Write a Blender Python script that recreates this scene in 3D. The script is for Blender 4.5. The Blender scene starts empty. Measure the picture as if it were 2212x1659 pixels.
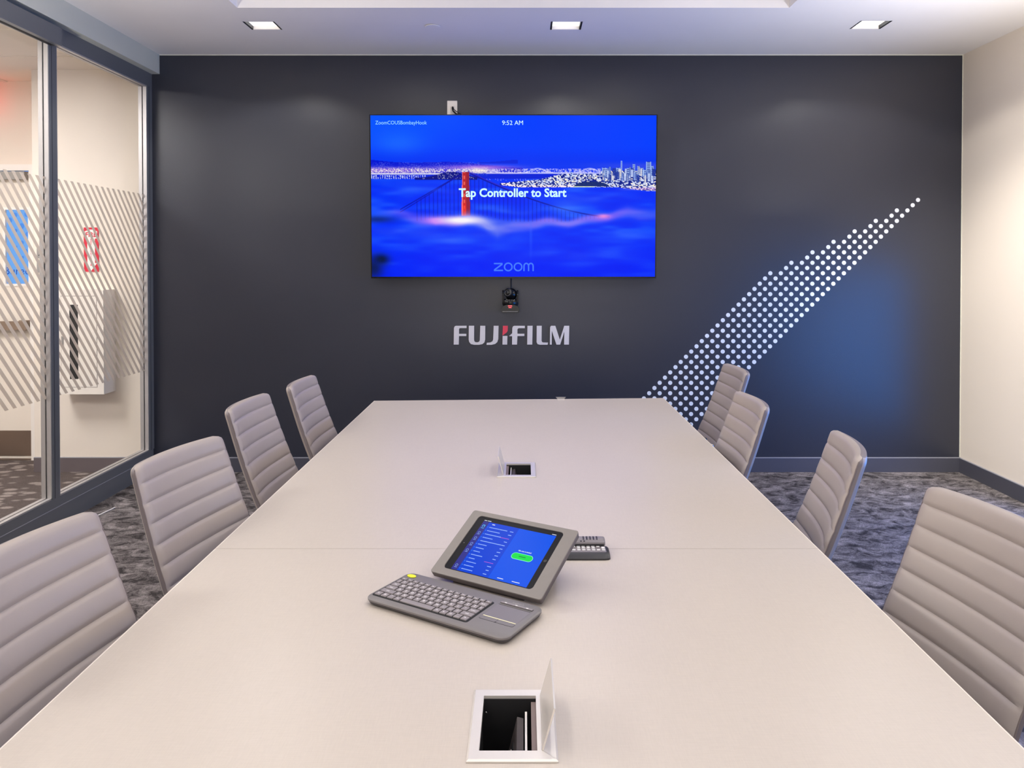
import bpy, bmesh, math, random
import numpy as np
from mathutils import Vector, Matrix

random.seed(7)
S = bpy.context.scene
COL = S.collection

# ------------------------------------------------------------------ camera
PITCH = math.radians(0.8)
F = 1650.0
cam_d = bpy.data.cameras.new('camera')
cam = bpy.data.objects.new('camera', cam_d)
COL.objects.link(cam)
cam.location = (0, 0, 1.5)
cam.rotation_euler = (math.radians(90) - PITCH, 0, 0)
cam_d.sensor_fit = 'HORIZONTAL'
cam_d.sensor_width = 36
cam_d.lens = 36 * F / 2212
cam_d.shift_x = (1106 - 1131) / 2212
cam_d.shift_y = (566 + F * math.tan(PITCH) - 829.5) / 2212
cam_d.clip_start = 0.02
S.camera = cam

# ------------------------------------------------------------------ colour management, world
S.view_settings.view_transform = 'Standard'
S.view_settings.look = 'None'
S.view_settings.exposure = 0.0
S.view_settings.gamma = 1.0
S.view_settings.use_curve_mapping = False
S.cycles.max_bounces = 10
S.cycles.diffuse_bounces = 5
S.cycles.glossy_bounces = 4
S.cycles.transparent_max_bounces = 12
S.cycles.sample_clamp_indirect = 6.0
S.cycles.caustics_reflective = False
S.cycles.caustics_refractive = False

SKY_STR = 7.6
W = bpy.data.worlds.new('dusk_sky')
S.world = W
W.use_nodes = True
wn = W.node_tree.nodes
wl = W.node_tree.links
wbg = wn['Background']
tc = wn.new('ShaderNodeTexCoord')
sx = wn.new('ShaderNodeSeparateXYZ')
rp = wn.new('ShaderNodeValToRGB')
wl.new(tc.outputs['Generated'], sx.inputs[0])
wl.new(sx.outputs['Z'], rp.inputs[0])
rp.color_ramp.elements[0].position = 0.0
rp.color_ramp.elements[0].color = (0.03, 0.28, 1.0, 1)
rp.color_ramp.elements[1].position = 0.6
rp.color_ramp.elements[1].color = (0.03, 0.20, 0.85, 1)
wl.new(rp.outputs[0], wbg.inputs['Color'])
wbg.inputs['Strength'].default_value = SKY_STR

# ------------------------------------------------------------------ lights of the room
CEIL = 2.972
YB_ = -3.0
YW = 5.444


def srgb(r, g, b):
    f = lambda c: (c / 255 / 12.92) if c <= 10.3 else ((c / 255 + 0.055) / 1.055) ** 2.4
    return (f(r), f(g), f(b), 1.0)


def area(name, loc, sx_, sy_, power, col, rot=(0, 0, 0), spread=180):
    d = bpy.data.lights.new(name, 'AREA')
    d.shape = 'RECTANGLE'
    d.size = sx_
    d.size_y = sy_
    d.energy = power
    d.color = col
    d.spread = math.radians(spread)
    o = bpy.data.objects.new(name, d)
    COL.objects.link(o)
    o.location = loc
    o.rotation_euler = rot
    return o


WARM = (1.0, 0.955, 0.875)
DOWN = [(-1.625, 4.781), (0.265, 4.781), (2.155, 4.765)]
DOWN_REAR = [(2.155, 3.3), (2.40, 0.3), (-2.05, 3.3), (-2.15, 0.3), (-1.3, -2.0), (1.3, -2.0)]
for (x, y) in DOWN + DOWN_REAR:
    d = bpy.data.lights.new('downlight_beam', 'SPOT')
    d.energy = 22 if (x, y) in DOWN else (40 if (x, y) == DOWN_REAR[0] else 13)
    d.color = WARM
    d.spot_size = math.radians(136)
    d.spot_blend = 0.22
    d.shadow_soft_size = 0.06
    o = bpy.data.objects.new('downlight_beam', d)
    COL.objects.link(o)
    o.location = (x, y, CEIL - 0.012)
# unseen linear fixtures added inside the raised tray for soft light (built further down)
TRAY = (-1.657, 1.538, -1.6, 4.443)
TRAY_Z = 3.22
for x in (-0.95, 0.85):
    area('tray_fill', (x, 1.5, TRAY_Z - 0.03), 0.28, 4.6, 16, WARM)
# unseen pendant added over the table for more light, above the frame (its body is built further down)
PEND = (0.0, 1.0, 2.50)
area('pendant_fill', (PEND[0], PEND[1], PEND[2] - .035), 0.10, 2.3, 4, WARM)
UPL = [(-2.36, 2.55, 1.80), (2.44, 3.40, 1.80)]  # unseen floor uplighters added to brighten the ceiling
for (x, y, z) in UPL:
    area('uplight_fill', (x, y, z + .012), 0.22, 0.22, 40 if x < 0 else 32, WARM, (math.radians(180), 0, 0))
# unseen spot head added in the tray to brighten the right wall
SPOT = Vector((1.30, 2.9, 3.02))
SPOT_AIM = Vector((3.12, 5.0, 0.75))
d = bpy.data.lights.new('wall_spot_fill', 'SPOT')
d.energy = 480
d.color = WARM
d.spot_size = math.radians(52)
d.spot_blend = 0.9
d.shadow_soft_size = 0.04
o = bpy.data.objects.new('wall_spot_fill', d)
COL.objects.link(o)
o.location = SPOT + (SPOT_AIM - SPOT).normalized() * 0.08
o.rotation_euler = (SPOT_AIM - SPOT).to_track_quat('-Z', 'Y').to_euler()
# unseen fill light added at the rear wall to raise the room's brightness
area('rear_fill_light', (0.2, YB_ + 0.06, 1.55), 4.2, 1.9, 60, (1.0, 0.97, 0.92), (math.radians(90), 0, 0))
# corridor ceiling panels
for y in (3.9, 1.4):
    area('corridor_light', (-3.85, y, 2.835), 0.9, 0.9, 72, (1.0, 0.97, 0.975))
d = bpy.data.lights.new('exit_glow', 'POINT')
d.energy = 1.6
d.color = (1.0, 0.05, 0.06)
d.shadow_soft_size = 0.04
o = bpy.data.objects.new('exit_glow', d)
COL.objects.link(o)
o.location = (-4.035, 5.69, 2.70)
# sky light enters through the window of the right wall
WIN = (1.25, 4.66, 0.14, 1.47)      # y0, y1, z0, z1 of the open part of the window
WINTOP = 2.35
p = area('window_portal', (3.30, (WIN[0] + WIN[1]) / 2, (WIN[2] + WIN[3]) / 2), WIN[3] - WIN[2], WIN[1] - WIN[0], 1, (1, 1, 1), (0, math.radians(90), 0))
p.data.cycles.is_portal = True

# ------------------------------------------------------------------ materials
MATS = {}


def mat(name, col, rough=0.5, metal=0.0, spec=0.5, emit=None, estr=1.0, bump=None, vary=None, coat=0.0):
    """procedural principled material. bump=(scale,strength,distance) vary=(scale,amount)"""
    m = bpy.data.materials.new(name)
    m.use_nodes = True
    nt = m.node_tree
    b = nt.nodes['Principled BSDF']
    b.inputs['Base Color'].default_value = col
    b.inputs['Roughness'].default_value = rough
    b.inputs['Metallic'].default_value = metal
    b.inputs['Specular IOR Level'].default_value = spec
    b.inputs['Coat Weight'].default_value = coat
    if emit:
        b.inputs['Emission Color'].default_value = emit
        b.inputs['Emission Strength'].default_value = estr
    if bump or vary:
        t = nt.nodes.new('ShaderNodeTexCoord')
    if vary:
        n = nt.nodes.new('ShaderNodeTexNoise')
        n.inputs['Scale'].default_value = vary[0]
        n.inputs['Detail'].default_value = 6
        nt.links.new(t.outputs['Object'], n.inputs['Vector'])
        mr = nt.nodes.new('ShaderNodeMapRange')
        mr.inputs['From Min'].default_value = 0.3
        mr.inputs['From Max'].default_value = 0.7
        mr.inputs['To Min'].default_value = 1 - vary[1]
        mr.inputs['To Max'].default_value = 1 + vary[1]
        nt.links.new(n.outputs[0], mr.inputs['Value'])
        mx = nt.nodes.new('ShaderNodeVectorMath')
        mx.operation = 'SCALE'
        mx.inputs[0].default_value = col[:3]
        nt.links.new(mr.outputs[0], mx.inputs['Scale'])
        nt.links.new(mx.outputs[0], b.inputs['Base Color'])
    if bump:
        n = nt.nodes.new('ShaderNodeTexNoise')
        n.inputs['Scale'].default_value = bump[0]
        n.inputs['Detail'].default_value = 4
        nt.links.new(t.outputs['Object'], n.inputs['Vector'])
        bp = nt.nodes.new('ShaderNodeBump')
        bp.inputs['Strength'].default_value = bump[1]
        bp.inputs['Distance'].default_value = bump[2]
        nt.links.new(n.outputs[0], bp.inputs['Height'])
        nt.links.new(bp.outputs[0], b.inputs['Normal'])
    MATS[name] = m
    return m


M_ceil = mat('ceiling_paint', srgb(235, 231, 229), 0.9, bump=(180, .15, .002), vary=(2, .015))
M_cream = mat('cream_wall_paint', srgb(232, 221, 208), 0.8, bump=(220, .15, .002), vary=(1.5, .015))
M_soffit = mat('pale_bulkhead_paint', srgb(206, 207, 194), 0.85, bump=(200, .15, .002))
M_char = mat('charcoal_wall_paint', srgb(48, 50, 60), 0.30, spec=0.45, bump=(260, .22, .002), vary=(1.2, .03))
M_base = mat('charcoal_rubber_base', srgb(74, 74, 84), 0.42, spec=0.5)
M_basetop = mat('caulk_line', srgb(150, 150, 158), 0.6)
M_frame = mat('slate_frame_paint', srgb(100, 102, 106), 0.38, spec=0.6)
M_silver = mat('satin_aluminium', srgb(222, 216, 210), 0.38, metal=0.45, bump=(60, .05, .001))
M_white = mat('white_trim', srgb(238, 232, 226), 0.5)
M_offwhite = mat('painted_steel_white', srgb(236, 228, 218), 0.45)
M_black = mat('black_plastic', srgb(22, 22, 25), 0.35)
M_gloss = mat('gloss_black_plastic', srgb(12, 13, 15), 0.18, spec=0.35)
M_dark = mat('dark_inside', srgb(20, 19, 22), 0.7)
M_chrome = mat('chrome', srgb(225, 225, 228), 0.12, metal=1.0)
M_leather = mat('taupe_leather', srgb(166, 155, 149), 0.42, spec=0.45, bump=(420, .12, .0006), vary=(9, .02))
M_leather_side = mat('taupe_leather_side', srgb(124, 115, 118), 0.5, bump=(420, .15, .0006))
M_pipe = mat('seam_piping', srgb(120, 108, 106), 0.55)
M_dot = mat('white_vinyl', srgb(232, 236, 238), 0.45)
M_letter = mat('brushed_letter', srgb(205, 203, 210), 0.35, metal=0.25)
M_letterred = mat('red_letter', srgb(225, 60, 85), 0.4)
M_key = mat('keyboard_key', srgb(138, 131, 133), 0.5)
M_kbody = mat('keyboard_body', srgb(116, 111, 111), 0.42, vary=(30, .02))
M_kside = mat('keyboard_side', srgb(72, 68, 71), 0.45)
M_kwell = mat('keyboard_well', srgb(8, 8, 9), 0.6)
M_legend = mat('key_legend', srgb(225, 222, 222), 0.6)
M_yellow = mat('yellow_button', srgb(225, 228, 40), 0.4)
M_paleyel = mat('pale_yellow_line', srgb(240, 232, 190), 0.4)
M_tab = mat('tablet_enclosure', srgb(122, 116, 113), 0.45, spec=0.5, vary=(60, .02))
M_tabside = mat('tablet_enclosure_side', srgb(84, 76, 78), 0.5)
M_rem1 = mat('remote_grey', srgb(122, 116, 120), 0.4)
M_rem2 = mat('remote_black', srgb(32, 30, 34), 0.4)
M_btn = mat('remote_white_button', srgb(222, 220, 222), 0.5)
M_steel = mat('kick_plate_steel', srgb(150, 132, 118), 0.32, metal=0.8, vary=(3, .12))
M_grey = mat('plaque_grey', srgb(150, 146, 142), 0.5)
M_signred = mat('sign_red', srgb(205, 12, 50), 0.4)
M_signwhite = mat('sign_white', srgb(240, 234, 228), 0.4)
M_door = mat('door_paint', srgb(232, 222, 210), 0.55)
M_lens = mat('lit_lens', srgb(255, 255, 255), 0.5, emit=srgb(255, 253, 248), estr=1.15)
M_diff = mat('lit_diffuser', srgb(255, 255, 255), 0.5, emit=srgb(255, 248, 240), estr=2.0)
M_exit = mat('exit_face', srgb(30, 5, 5), 0.5, emit=srgb(255, 20, 30), estr=3.0)
M_led = mat('red_led', srgb(255, 60, 60), 0.4, emit=srgb(255, 90, 100), estr=1.2)
M_shade = mat('roller_shade_cloth', srgb(214, 205, 194), 0.85, bump=(500, .2, .001))
M_plinth = mat('table_pedestal_laminate', srgb(120, 112, 106), 0.5)
M_txt = mat('screen_text', srgb(0, 0, 0), 0.5, emit=srgb(205, 250, 255), estr=1.0)
M_txt2 = mat('screen_text_dim', srgb(0, 0, 0), 0.5, emit=srgb(140, 215, 255), estr=1.0)
M_zoom = mat('screen_logo', srgb(0, 0, 0), 0.5, emit=srgb(50, 115, 255), estr=1.0)


def emis(name, r, g, b):
    return mat(name, srgb(2, 2, 3), 0.25, spec=0.06, emit=srgb(r, g, b), estr=1.0)


def carpet_mat(name, dark, light, scale, stretch, lo, hi, fine=1.0, angle=0.0, kind='noise'):
    m = bpy.data.materials.new(name)
    m.use_nodes = True
    nt = m.node_tree
    L = nt.links.new
    b = nt.nodes['Principled BSDF']
    b.inputs['Roughness'].default_value = 0.95
    b.inputs['Specular IOR Level'].default_value = 0.15
    t = nt.nodes.new('ShaderNodeTexCoord')
    mp = nt.nodes.new('ShaderNodeMapping')
    mp.inputs['Scale'].default_value = stretch
    mp.inputs['Rotation'].default_value = (0, 0, angle)
    L(t.outputs['Object'], mp.inputs['Vector'])
    if kind == 'noise':
        n = nt.nodes.new('ShaderNodeTexNoise')
        n.inputs['Scale'].default_value = scale
        n.inputs['Detail'].default_value = 12
        n.inputs['Roughness'].default_value = 0.76
        n.inputs['Distortion'].default_value = 0.7
        L(mp.outputs[0], n.inputs['Vector'])
        src = n.outputs[0]
    else:
        n = nt.nodes.new('ShaderNodeTexVoronoi')
        n.inputs['Scale'].default_value = scale
        n.inputs['Randomness'].default_value = 0.7
        L(mp.outputs[0], n.inputs['Vector'])
        src = n.outputs['Distance']
    cr = nt.nodes.new('ShaderNodeValToRGB')
    cr.color_ramp.elements[0].position = lo
    cr.color_ramp.elements[1].position = hi
    cr.color_ramp.elements[0].color = dark if kind == 'noise' else light
    cr.color_ramp.elements[1].color = light if kind == 'noise' else dark
    L(src, cr.inputs[0])
    # tufted lines
    mp2 = nt.nodes.new('ShaderNodeMapping')
    mp2.inputs['Scale'].default_value = (260, 60, 1)
    L(t.outputs['Object'], mp2.inputs['Vector'])
    n2 = nt.nodes.new('ShaderNodeTexNoise')
    n2.inputs['Scale'].default_value = 1.0
    n2.inputs['Detail'].default_value = 2
    L(mp2.outputs[0], n2.inputs['Vector'])
    mr = nt.nodes.new('ShaderNodeMapRange')
    mr.inputs['From Min'].default_value = 0.3
    mr.inputs['From Max'].default_value = 0.7
    mr.inputs['To Min'].default_value = 1 - 0.35 * fine
    mr.inputs['To Max'].default_value = 1 + 0.35 * fine
    L(n2.outputs[0], mr.inputs['Value'])
    vm = nt.nodes.new('ShaderNodeVectorMath')
    vm.operation = 'SCALE'
    L(cr.outputs[0], vm.inputs[0])
    L(mr.outputs[0], vm.inputs['Scale'])
    L(vm.outputs[0], b.inputs['Base Color'])
    bp = nt.nodes.new('ShaderNodeBump')
    bp.inputs['Strength'].default_value = 0.5
    bp.inputs['Distance'].default_value = 0.003
    L(n2.outputs[0], bp.inputs['Height'])
    L(bp.outputs[0], b.inputs['Normal'])
    return m


M_carpet = carpet_mat('mottled_carpet', srgb(56, 52, 52), srgb(152, 144, 143), 9.0, (1.0, 1.35, 1), 0.41, 0.64)
M_carpet2 = carpet_mat('corridor_carpet', srgb(88, 79, 76), srgb(142, 132, 127), 9.5, (1.0, 1.7, 1), 0.34, 0.50, 0.6, -0.5, 'voronoi')


def table_mat():
    m = mat('woven_laminate', srgb(195, 185, 175), 0.36, spec=0.5)
    nt = m.node_tree
    L = nt.links.new
    b = nt.nodes['Principled BSDF']
    t = nt.nodes.new('ShaderNodeTexCoord')
    acc = None
    for sc in ((420, 40, 1), (40, 420, 1), (2, 1.4, 1)):
        mp = nt.nodes.new('ShaderNodeMapping')
        mp.inputs['Scale'].default_value = sc
        L(t.outputs['Object'], mp.inputs['Vector'])
        n = nt.nodes.new('ShaderNodeTexNoise')
        n.inputs['Scale'].default_value = 1
        n.inputs['Detail'].default_value = 3
        L(mp.outputs[0], n.inputs['Vector'])
        if acc is None:
            acc = n.outputs[0]
        else:
            ad = nt.nodes.new('ShaderNodeMath')
            ad.operation = 'ADD'
            L(acc, ad.inputs[0])
            L(n.outputs[0], ad.inputs[1])
            acc = ad.outputs[0]
    mr = nt.nodes.new('ShaderNodeMapRange')
    mr.inputs['From Min'].default_value = 1.1
    mr.inputs['From Max'].default_value = 1.9
    mr.inputs['To Min'].default_value = 0.955
    mr.inputs['To Max'].default_value = 1.035
    L(acc, mr.inputs['Value'])
    vm = nt.nodes.new('ShaderNodeVectorMath')
    vm.operation = 'SCALE'
    vm.inputs[0].default_value = srgb(195, 185, 175)[:3]
    L(mr.outputs[0], vm.inputs['Scale'])
    L(vm.outputs[0], b.inputs['Base Color'])
    return m


M_table = table_mat()
M_tedge = mat('table_edge_band', srgb(226, 216, 206), 0.4)


def glass_mat(name, tint=(1, 1, 1, 1), fac=0.06):
    m = bpy.data.materials.new(name)
    m.use_nodes = True
    nt = m.node_tree
    nt.nodes.clear()
    out = nt.nodes.new('ShaderNodeOutputMaterial')
    mx = nt.nodes.new('ShaderNodeMixShader')
    tr = nt.nodes.new('ShaderNodeBsdfTransparent')
    gl = nt.nodes.new('ShaderNodeBsdfGlossy')
    lw = nt.nodes.new('ShaderNodeLayerWeight')
    pw = nt.nodes.new('ShaderNodeMath')
    pw.operation = 'POWER'
    pw.inputs[1].default_value = 5.0
    nt.links.new(lw.outputs['Facing'], pw.inputs[0])
    fr = nt.nodes.new('ShaderNodeMath')
    fr.operation = 'MULTIPLY_ADD'
    fr.inputs[1].default_value = 0.5
    fr.inputs[2].default_value = 0.03
    nt.links.new(pw.outputs[0], fr.inputs[0])
    tr.inputs[0].default_value = tint
    gl.inputs['Roughness'].default_value = 0.02
    nt.links.new(fr.outputs[0], mx.inputs[0])
    nt.links.new(tr.outputs[0], mx.inputs[1])
    nt.links.new(gl.outputs[0], mx.inputs[2])
    nt.links.new(mx.outputs[0], out.inputs[0])
    return m


M_glass = glass_mat('clear_glass', (0.975, 0.98, 0.975, 1))


def film_mat():
    m = bpy.data.materials.new('frosted_film')
    m.use_nodes = True
    nt = m.node_tree
    nt.nodes.clear()
    out = nt.nodes.new('ShaderNodeOutputMaterial')
    mx = nt.nodes.new('ShaderNodeMixShader')
    mx2 = nt.nodes.new('ShaderNodeMixShader')
    tr = nt.nodes.new('ShaderNodeBsdfTransparent')
    tl = nt.nodes.new('ShaderNodeBsdfTranslucent')
    df = nt.nodes.new('ShaderNodeBsdfDiffuse')
    tl.inputs[0].default_value = srgb(214, 203, 190)
    df.inputs[0].default_value = srgb(208, 200, 188)
    mx2.inputs[0].default_value = 0.5
    mx.inputs[0].default_value = 0.80
    nt.links.new(tl.outputs[0], mx2.inputs[1])
    nt.links.new(df.outputs[0], mx2.inputs[2])
    nt.links.new(tr.outputs[0], mx.inputs[1])
    nt.links.new(mx2.outputs[0], mx.inputs[2])
    nt.links.new(mx.outputs[0], out.inputs[0])
    return m


M_film = film_mat()

# ------------------------------------------------------------------ mesh helpers


class MB:
    def __init__(self):
        self.v = []
        self.f = []
        self.mi = []

    def add(self, vs, fs, mi=0):
        o = len(self.v)
        self.v += [tuple(p) for p in vs]
        self.f += [tuple(i + o for i in f) for f in fs]
        self.mi += [mi] * len(fs)
        return self

    def box(self, x0, x1, y0, y1, z0, z1, mi=0, M=None):
        vs = [Vector((x, y, z)) for z in (z0, z1) for y in (y0, y1) for x in (x0, x1)]
        if M:
            vs = [M @ p for p in vs]
        return self.add(vs, [(0, 2, 3, 1), (4, 5, 7, 6), (0, 1, 5, 4), (2, 6, 7, 3), (0, 4, 6, 2), (1, 3, 7, 5)], mi)

    def loft(self, loops, cap0=True, cap1=True, mi=0):
        n = len(loops[0])
        vs = [p for l in loops for p in l]
        fs = []
        for k in range(len(loops) - 1):
            for i in range(n):
                j = (i + 1) % n
                fs.append((k * n + i, k * n + j, (k + 1) * n + j, (k + 1) * n + i))
        if cap0:
            fs.append(tuple(reversed(range(n))))
        if cap1:
            fs.append(tuple(range((len(loops) - 1) * n, len(loops) * n)))
        return self.add(vs, fs, mi)

    def prism(self, outline, z0, z1, ch=0.0, mi=0):
        """outline: CCW list of (x,y); chamfer ch on both rims"""
        if ch <= 0:
            return self.loft([[(x, y, z0) for x, y in outline], [(x, y, z1) for x, y in outline]], mi=mi)
        ins = inset(outline, ch)
        ins2 = inset(outline, ch * .3)
        return self.loft([[(x, y, z0) for x, y in ins], [(x, y, z0 + ch) for x, y in outline], [(x, y, z1 - ch) for x, y in outline],
                          [(x, y, z1 - ch * .3) for x, y in ins2], [(x, y, z1) for x, y in ins]], mi=mi)

    def tube(self, path, r, n=10, mi=0, cap=True, flat=None):
        P = [Vector(p) for p in path]
        loops = []
        up = Vector((0, 0, 1))
        prev = None
        for i, p in enumerate(P):
            d = (P[min(i + 1, len(P) - 1)] - P[max(i - 1, 0)]).normalized()
            a = d.cross(up)
            if a.length < 1e-3:
                a = prev if prev else d.cross(Vector((1, 0, 0)))
            a = (a - d * a.dot(d)).normalized()
            if prev and a.dot(prev) < 0:
                a = -a
            prev = a
            b = a.cross(d)
            rr = r[i] if isinstance(r, (list, tuple)) else r
            fx, fy = flat if flat else (1, 1)
            loops.append([p + a * (rr * fx * math.cos(t)) + b * (rr * fy * math.sin(t)) for t in [2 * math.pi * k / n for k in range(n)]])
        return self.loft(loops, cap, cap, mi)

    def cyl(self, c, r, z0, z1, n=24, mi=0, r2=None):
        r2 = r if r2 is None else r2
        T = [2 * math.pi * k / n for k in range(n)]
        return self.loft([[(c[0] + r * math.cos(t), c[1] + r * math.sin(t), z0) for t in T], [(c[0] + r2 * math.cos(t), c[1] + r2 * math.sin(t), z1) for t in T]], mi=mi)

    def lathe(self, prof, n=24, M=None, mi=0):
        loops = []
        for (r, z) in prof:
            l = [Vector((r * math.cos(2 * math.pi * k / n), r * math.sin(2 * math.pi * k / n), z)) for k in range(n)]
            if M:
                l = [M @ p for p in l]
            loops.append(l)
        return self.loft(loops, mi=mi)

    def build(self, name, mats, parent=None, smooth=False, loc=None, rot=None):
        me = bpy.data.meshes.new(name)
        me.from_pydata([tuple(p) for p in self.v], [], self.f)
        if not isinstance(mats, (list, tuple)):
            mats = [mats]
        for m in mats:
            me.materials.append(m)
        if len(mats) > 1:
            me.polygons.foreach_set('material_index', self.mi)
        bm = bmesh.new()
        bm.from_mesh(me)
        bmesh.ops.recalc_face_normals(bm, faces=bm.faces)
        bm.to_mesh(me)
        bm.free()
        if smooth:
            me.polygons.foreach_set('use_smooth', [True] * len(me.polygons))
            me.set_sharp_from_angle(angle=math.radians(38))
        me.update()
        o = bpy.data.objects.new(name, me)
        COL.objects.link(o)
        o.parent = parent
        if loc is not None:
            o.location = loc
        if rot is not None:
            o.rotation_euler = rot
        return o


def inset(pts, d):
    n = len(pts)
    out = []
    for i in range(n):
        a, b, c = Vector(pts[i - 1]), Vector(pts[i]), Vector(pts[(i + 1) % n])
        e1, e2 = (b - a), (c - b)
        if e1.length < 1e-9 or e2.length < 1e-9:
            out.append(tuple(b))
            continue
        e1.normalize()
        e2.normalize()
        n1, n2 = Vector((-e1.y, e1.x)), Vector((-e2.y, e2.x))
        m = n1 + n2
        k = d / max(0.3, m.dot(n1)) if m.length > 1e-6 else 0
        out.append((b.x + m.x * k, b.y + m.y * k))
    return out


def rrect(x0, x1, y0, y1, r, n=6):
    out = []
    for (cx, cy, a0) in ((x1 - r, y0 + r, -90), (x1 - r, y1 - r, 0), (x0 + r, y1 - r, 90), (x0 + r, y0 + r, 180)):
        for k in range(n + 1):
            a = math.radians(a0 + 90 * k / n)
            out.append((cx + r * math.cos(a), cy + r * math.sin(a)))
    return out


def empty(name, loc=(0, 0, 0), label=None, cat=None, group=None, rz=0, kind=None):
    o = bpy.data.objects.new(name, None)
    o.empty_display_size = 0.1
    COL.objects.link(o)
    o.location = loc
    o.rotation_euler = (0, 0, rz)
    tag(o, label, cat, group, kind)
    return o


def tag(o, label=None, cat=None, group=None, kind=None):
    if label:
        o['label'] = label
    if cat:
        o['category'] = cat
    if group:
        o['group'] = group
    if kind:
        o['kind'] = kind
    return o


def copy_tree(o, parent=None):
    c = o.copy()
    COL.objects.link(c)
    c.parent = parent
    for ch in o.children:
        copy_tree(ch, c)
    return c


def holes_plate(x0, x1, y0, y1, holes):
    """rectangles left over when holes (x0,x1,y0,y1) are cut from a rectangle"""
    xs = sorted({x0, x1} | {min(max(h[i], x0), x1) for h in holes for i in (0, 1)})
    ys = sorted({y0, y1} | {min(max(h[i], y0), y1) for h in holes for i in (2, 3)})
    out = []
    for i in range(len(xs) - 1):
        for j in range(len(ys) - 1):
            cx, cy = (xs[i] + xs[i + 1]) / 2, (ys[j] + ys[j + 1]) / 2
            if not any(h[0] < cx < h[1] and h[2] < cy < h[3] for h in holes):
                out.append((xs[i], xs[i + 1], ys[j], ys[j + 1]))
    return out


_TXT = {}


def text_data(s, size=1.0, bold=0.0, align='LEFT', shear=0.0):
    """verts, faces of a flat text in the xy plane made with the built-in font"""
    key = (s, bold, align, shear)
    if key not in _TXT:
        cu = bpy.data.curves.new('t', 'FONT')
        cu.body = s
        cu.size = 1.0
        cu.offset = bold
        cu.align_x = align
        cu.resolution_u = 3
        ob = bpy.data.objects.new('t', cu)
        COL.objects.link(ob)
        dg = bpy.context.evaluated_depsgraph_get()
        me = bpy.data.meshes.new_from_object(ob.evaluated_get(dg))
        _TXT[key] = ([tuple(v.co) for v in me.vertices], [tuple(p.vertices) for p in me.polygons])
        bpy.data.objects.remove(ob)
        bpy.data.curves.remove(cu)
        bpy.data.meshes.remove(me)
    v, f = _TXT[key]
    return [Vector(p) * size for p in v], f


# ------------------------------------------------------------------ ROOM SHELL
XL, XR, YB = -2.64, 3.12, -3.0
o = MB().box(-2.70, XR, YB, YW, -0.05, 0).build('floor', M_carpet)
tag(o, 'dark grey mottled carpet of the meeting room', kind='structure')
o = MB().box(-5.3, -2.70, YB, 5.85, -0.05, 0).build('floor', M_carpet2)
tag(o, 'brown carpet with pale ovals in the corridor', kind='structure')

holes = [TRAY] + [(x - .098, x + .098, y - .084, y + .084) for x, y in DOWN + DOWN_REAR]
c = MB()
for r in holes_plate(-2.75, XR + .1, YB, YW + .1, holes):
    c.box(*r, CEIL, CEIL + 0.012)
c.box(TRAY[0] - .012, TRAY[0], TRAY[2], TRAY[3], CEIL + .012, TRAY_Z)
c.box(TRAY[1], TRAY[1] + .012, TRAY[2], TRAY[3], CEIL + .012, TRAY_Z)
c.box(TRAY[0] - .012, TRAY[1] + .012, TRAY[3], TRAY[3] + .012, CEIL + .012, TRAY_Z)
c.box(TRAY[0] - .012, TRAY[1] + .012, TRAY[2] - .012, TRAY[2], CEIL + .012, TRAY_Z)
c.box(TRAY[0] - .012, TRAY[1] + .012, TRAY[2] - .012, TRAY[3] + .012, TRAY_Z, TRAY_Z + .02)
c.box(-2.75, XR + .1, YB - .05, YW + .15, 3.30, 3.34)
tag(c.build('ceiling', M_ceil), 'white plaster ceiling with a raised rectangular tray', kind='structure')

o = MB().box(-2.66, XR + .1, YW, YW + .1, -0.05, 3.34).build('wall_back', M_char)
tag(o, 'charcoal painted wall behind the television', kind='structure')
w = MB()
for r in holes_plate(YB, YW, -0.05, 3.34, [(WIN[0], WIN[1], WIN[2], WINTOP)]):
    w.box(XR, XR + .12, r[0], r[1], r[2], r[3])
tag(w.build('wall_right', M_cream), 'cream painted side wall', kind='structure')
tag(MB().box(-5.3, XR + .1, YB - .1, YB, -0.05, 3.34).build('wall_rear', M_cream), kind='structure')
w = MB().box(-2.76, -2.584, YB, YW, 2.834, CEIL)
w.box(-2.76, -2.70, YB, YW, CEIL, 3.34)
tag(w.build('wall_left', M_soffit), 'pale grey bulkhead above the glass partition', kind='structure')
# thin pale paint line where the charcoal meets ceiling and side wall
t = MB().box(-2.584, XR, YW - .003, YW, CEIL - .006, CEIL)
t.box(XR - .005, XR, YW - .003, YW, .106, CEIL - .006)
t.box(-2.590, -2.584, YW - .003, YW, 2.834, CEIL - .006)
tag(t.build('trim_1', M_soffit), kind='structure')


def baseboard(name, x0, x1, y0, y1, face):
    root = empty(name, kind='structure')
    MB().box(x0, x1, y0, y1, 0, .100).build('base_strip', M_base, root)
    MB().box(x0, x1, y0, y1, .100, .1045).build('caulk_bead', M_basetop, root)
    return root


baseboard('baseboard_back', XL, XR - .012, YW - .012, YW, 0)
baseboard('baseboard_right', XR - .012, XR, YB, YW - .0, 0)
M_base_r = M_base
M_base = mat('brown_rubber_base', srgb(104, 94, 96), 0.5)
baseboard('baseboard_corridor', -3.500, -2.70, YW - .006, YW + .006, 0)

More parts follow.
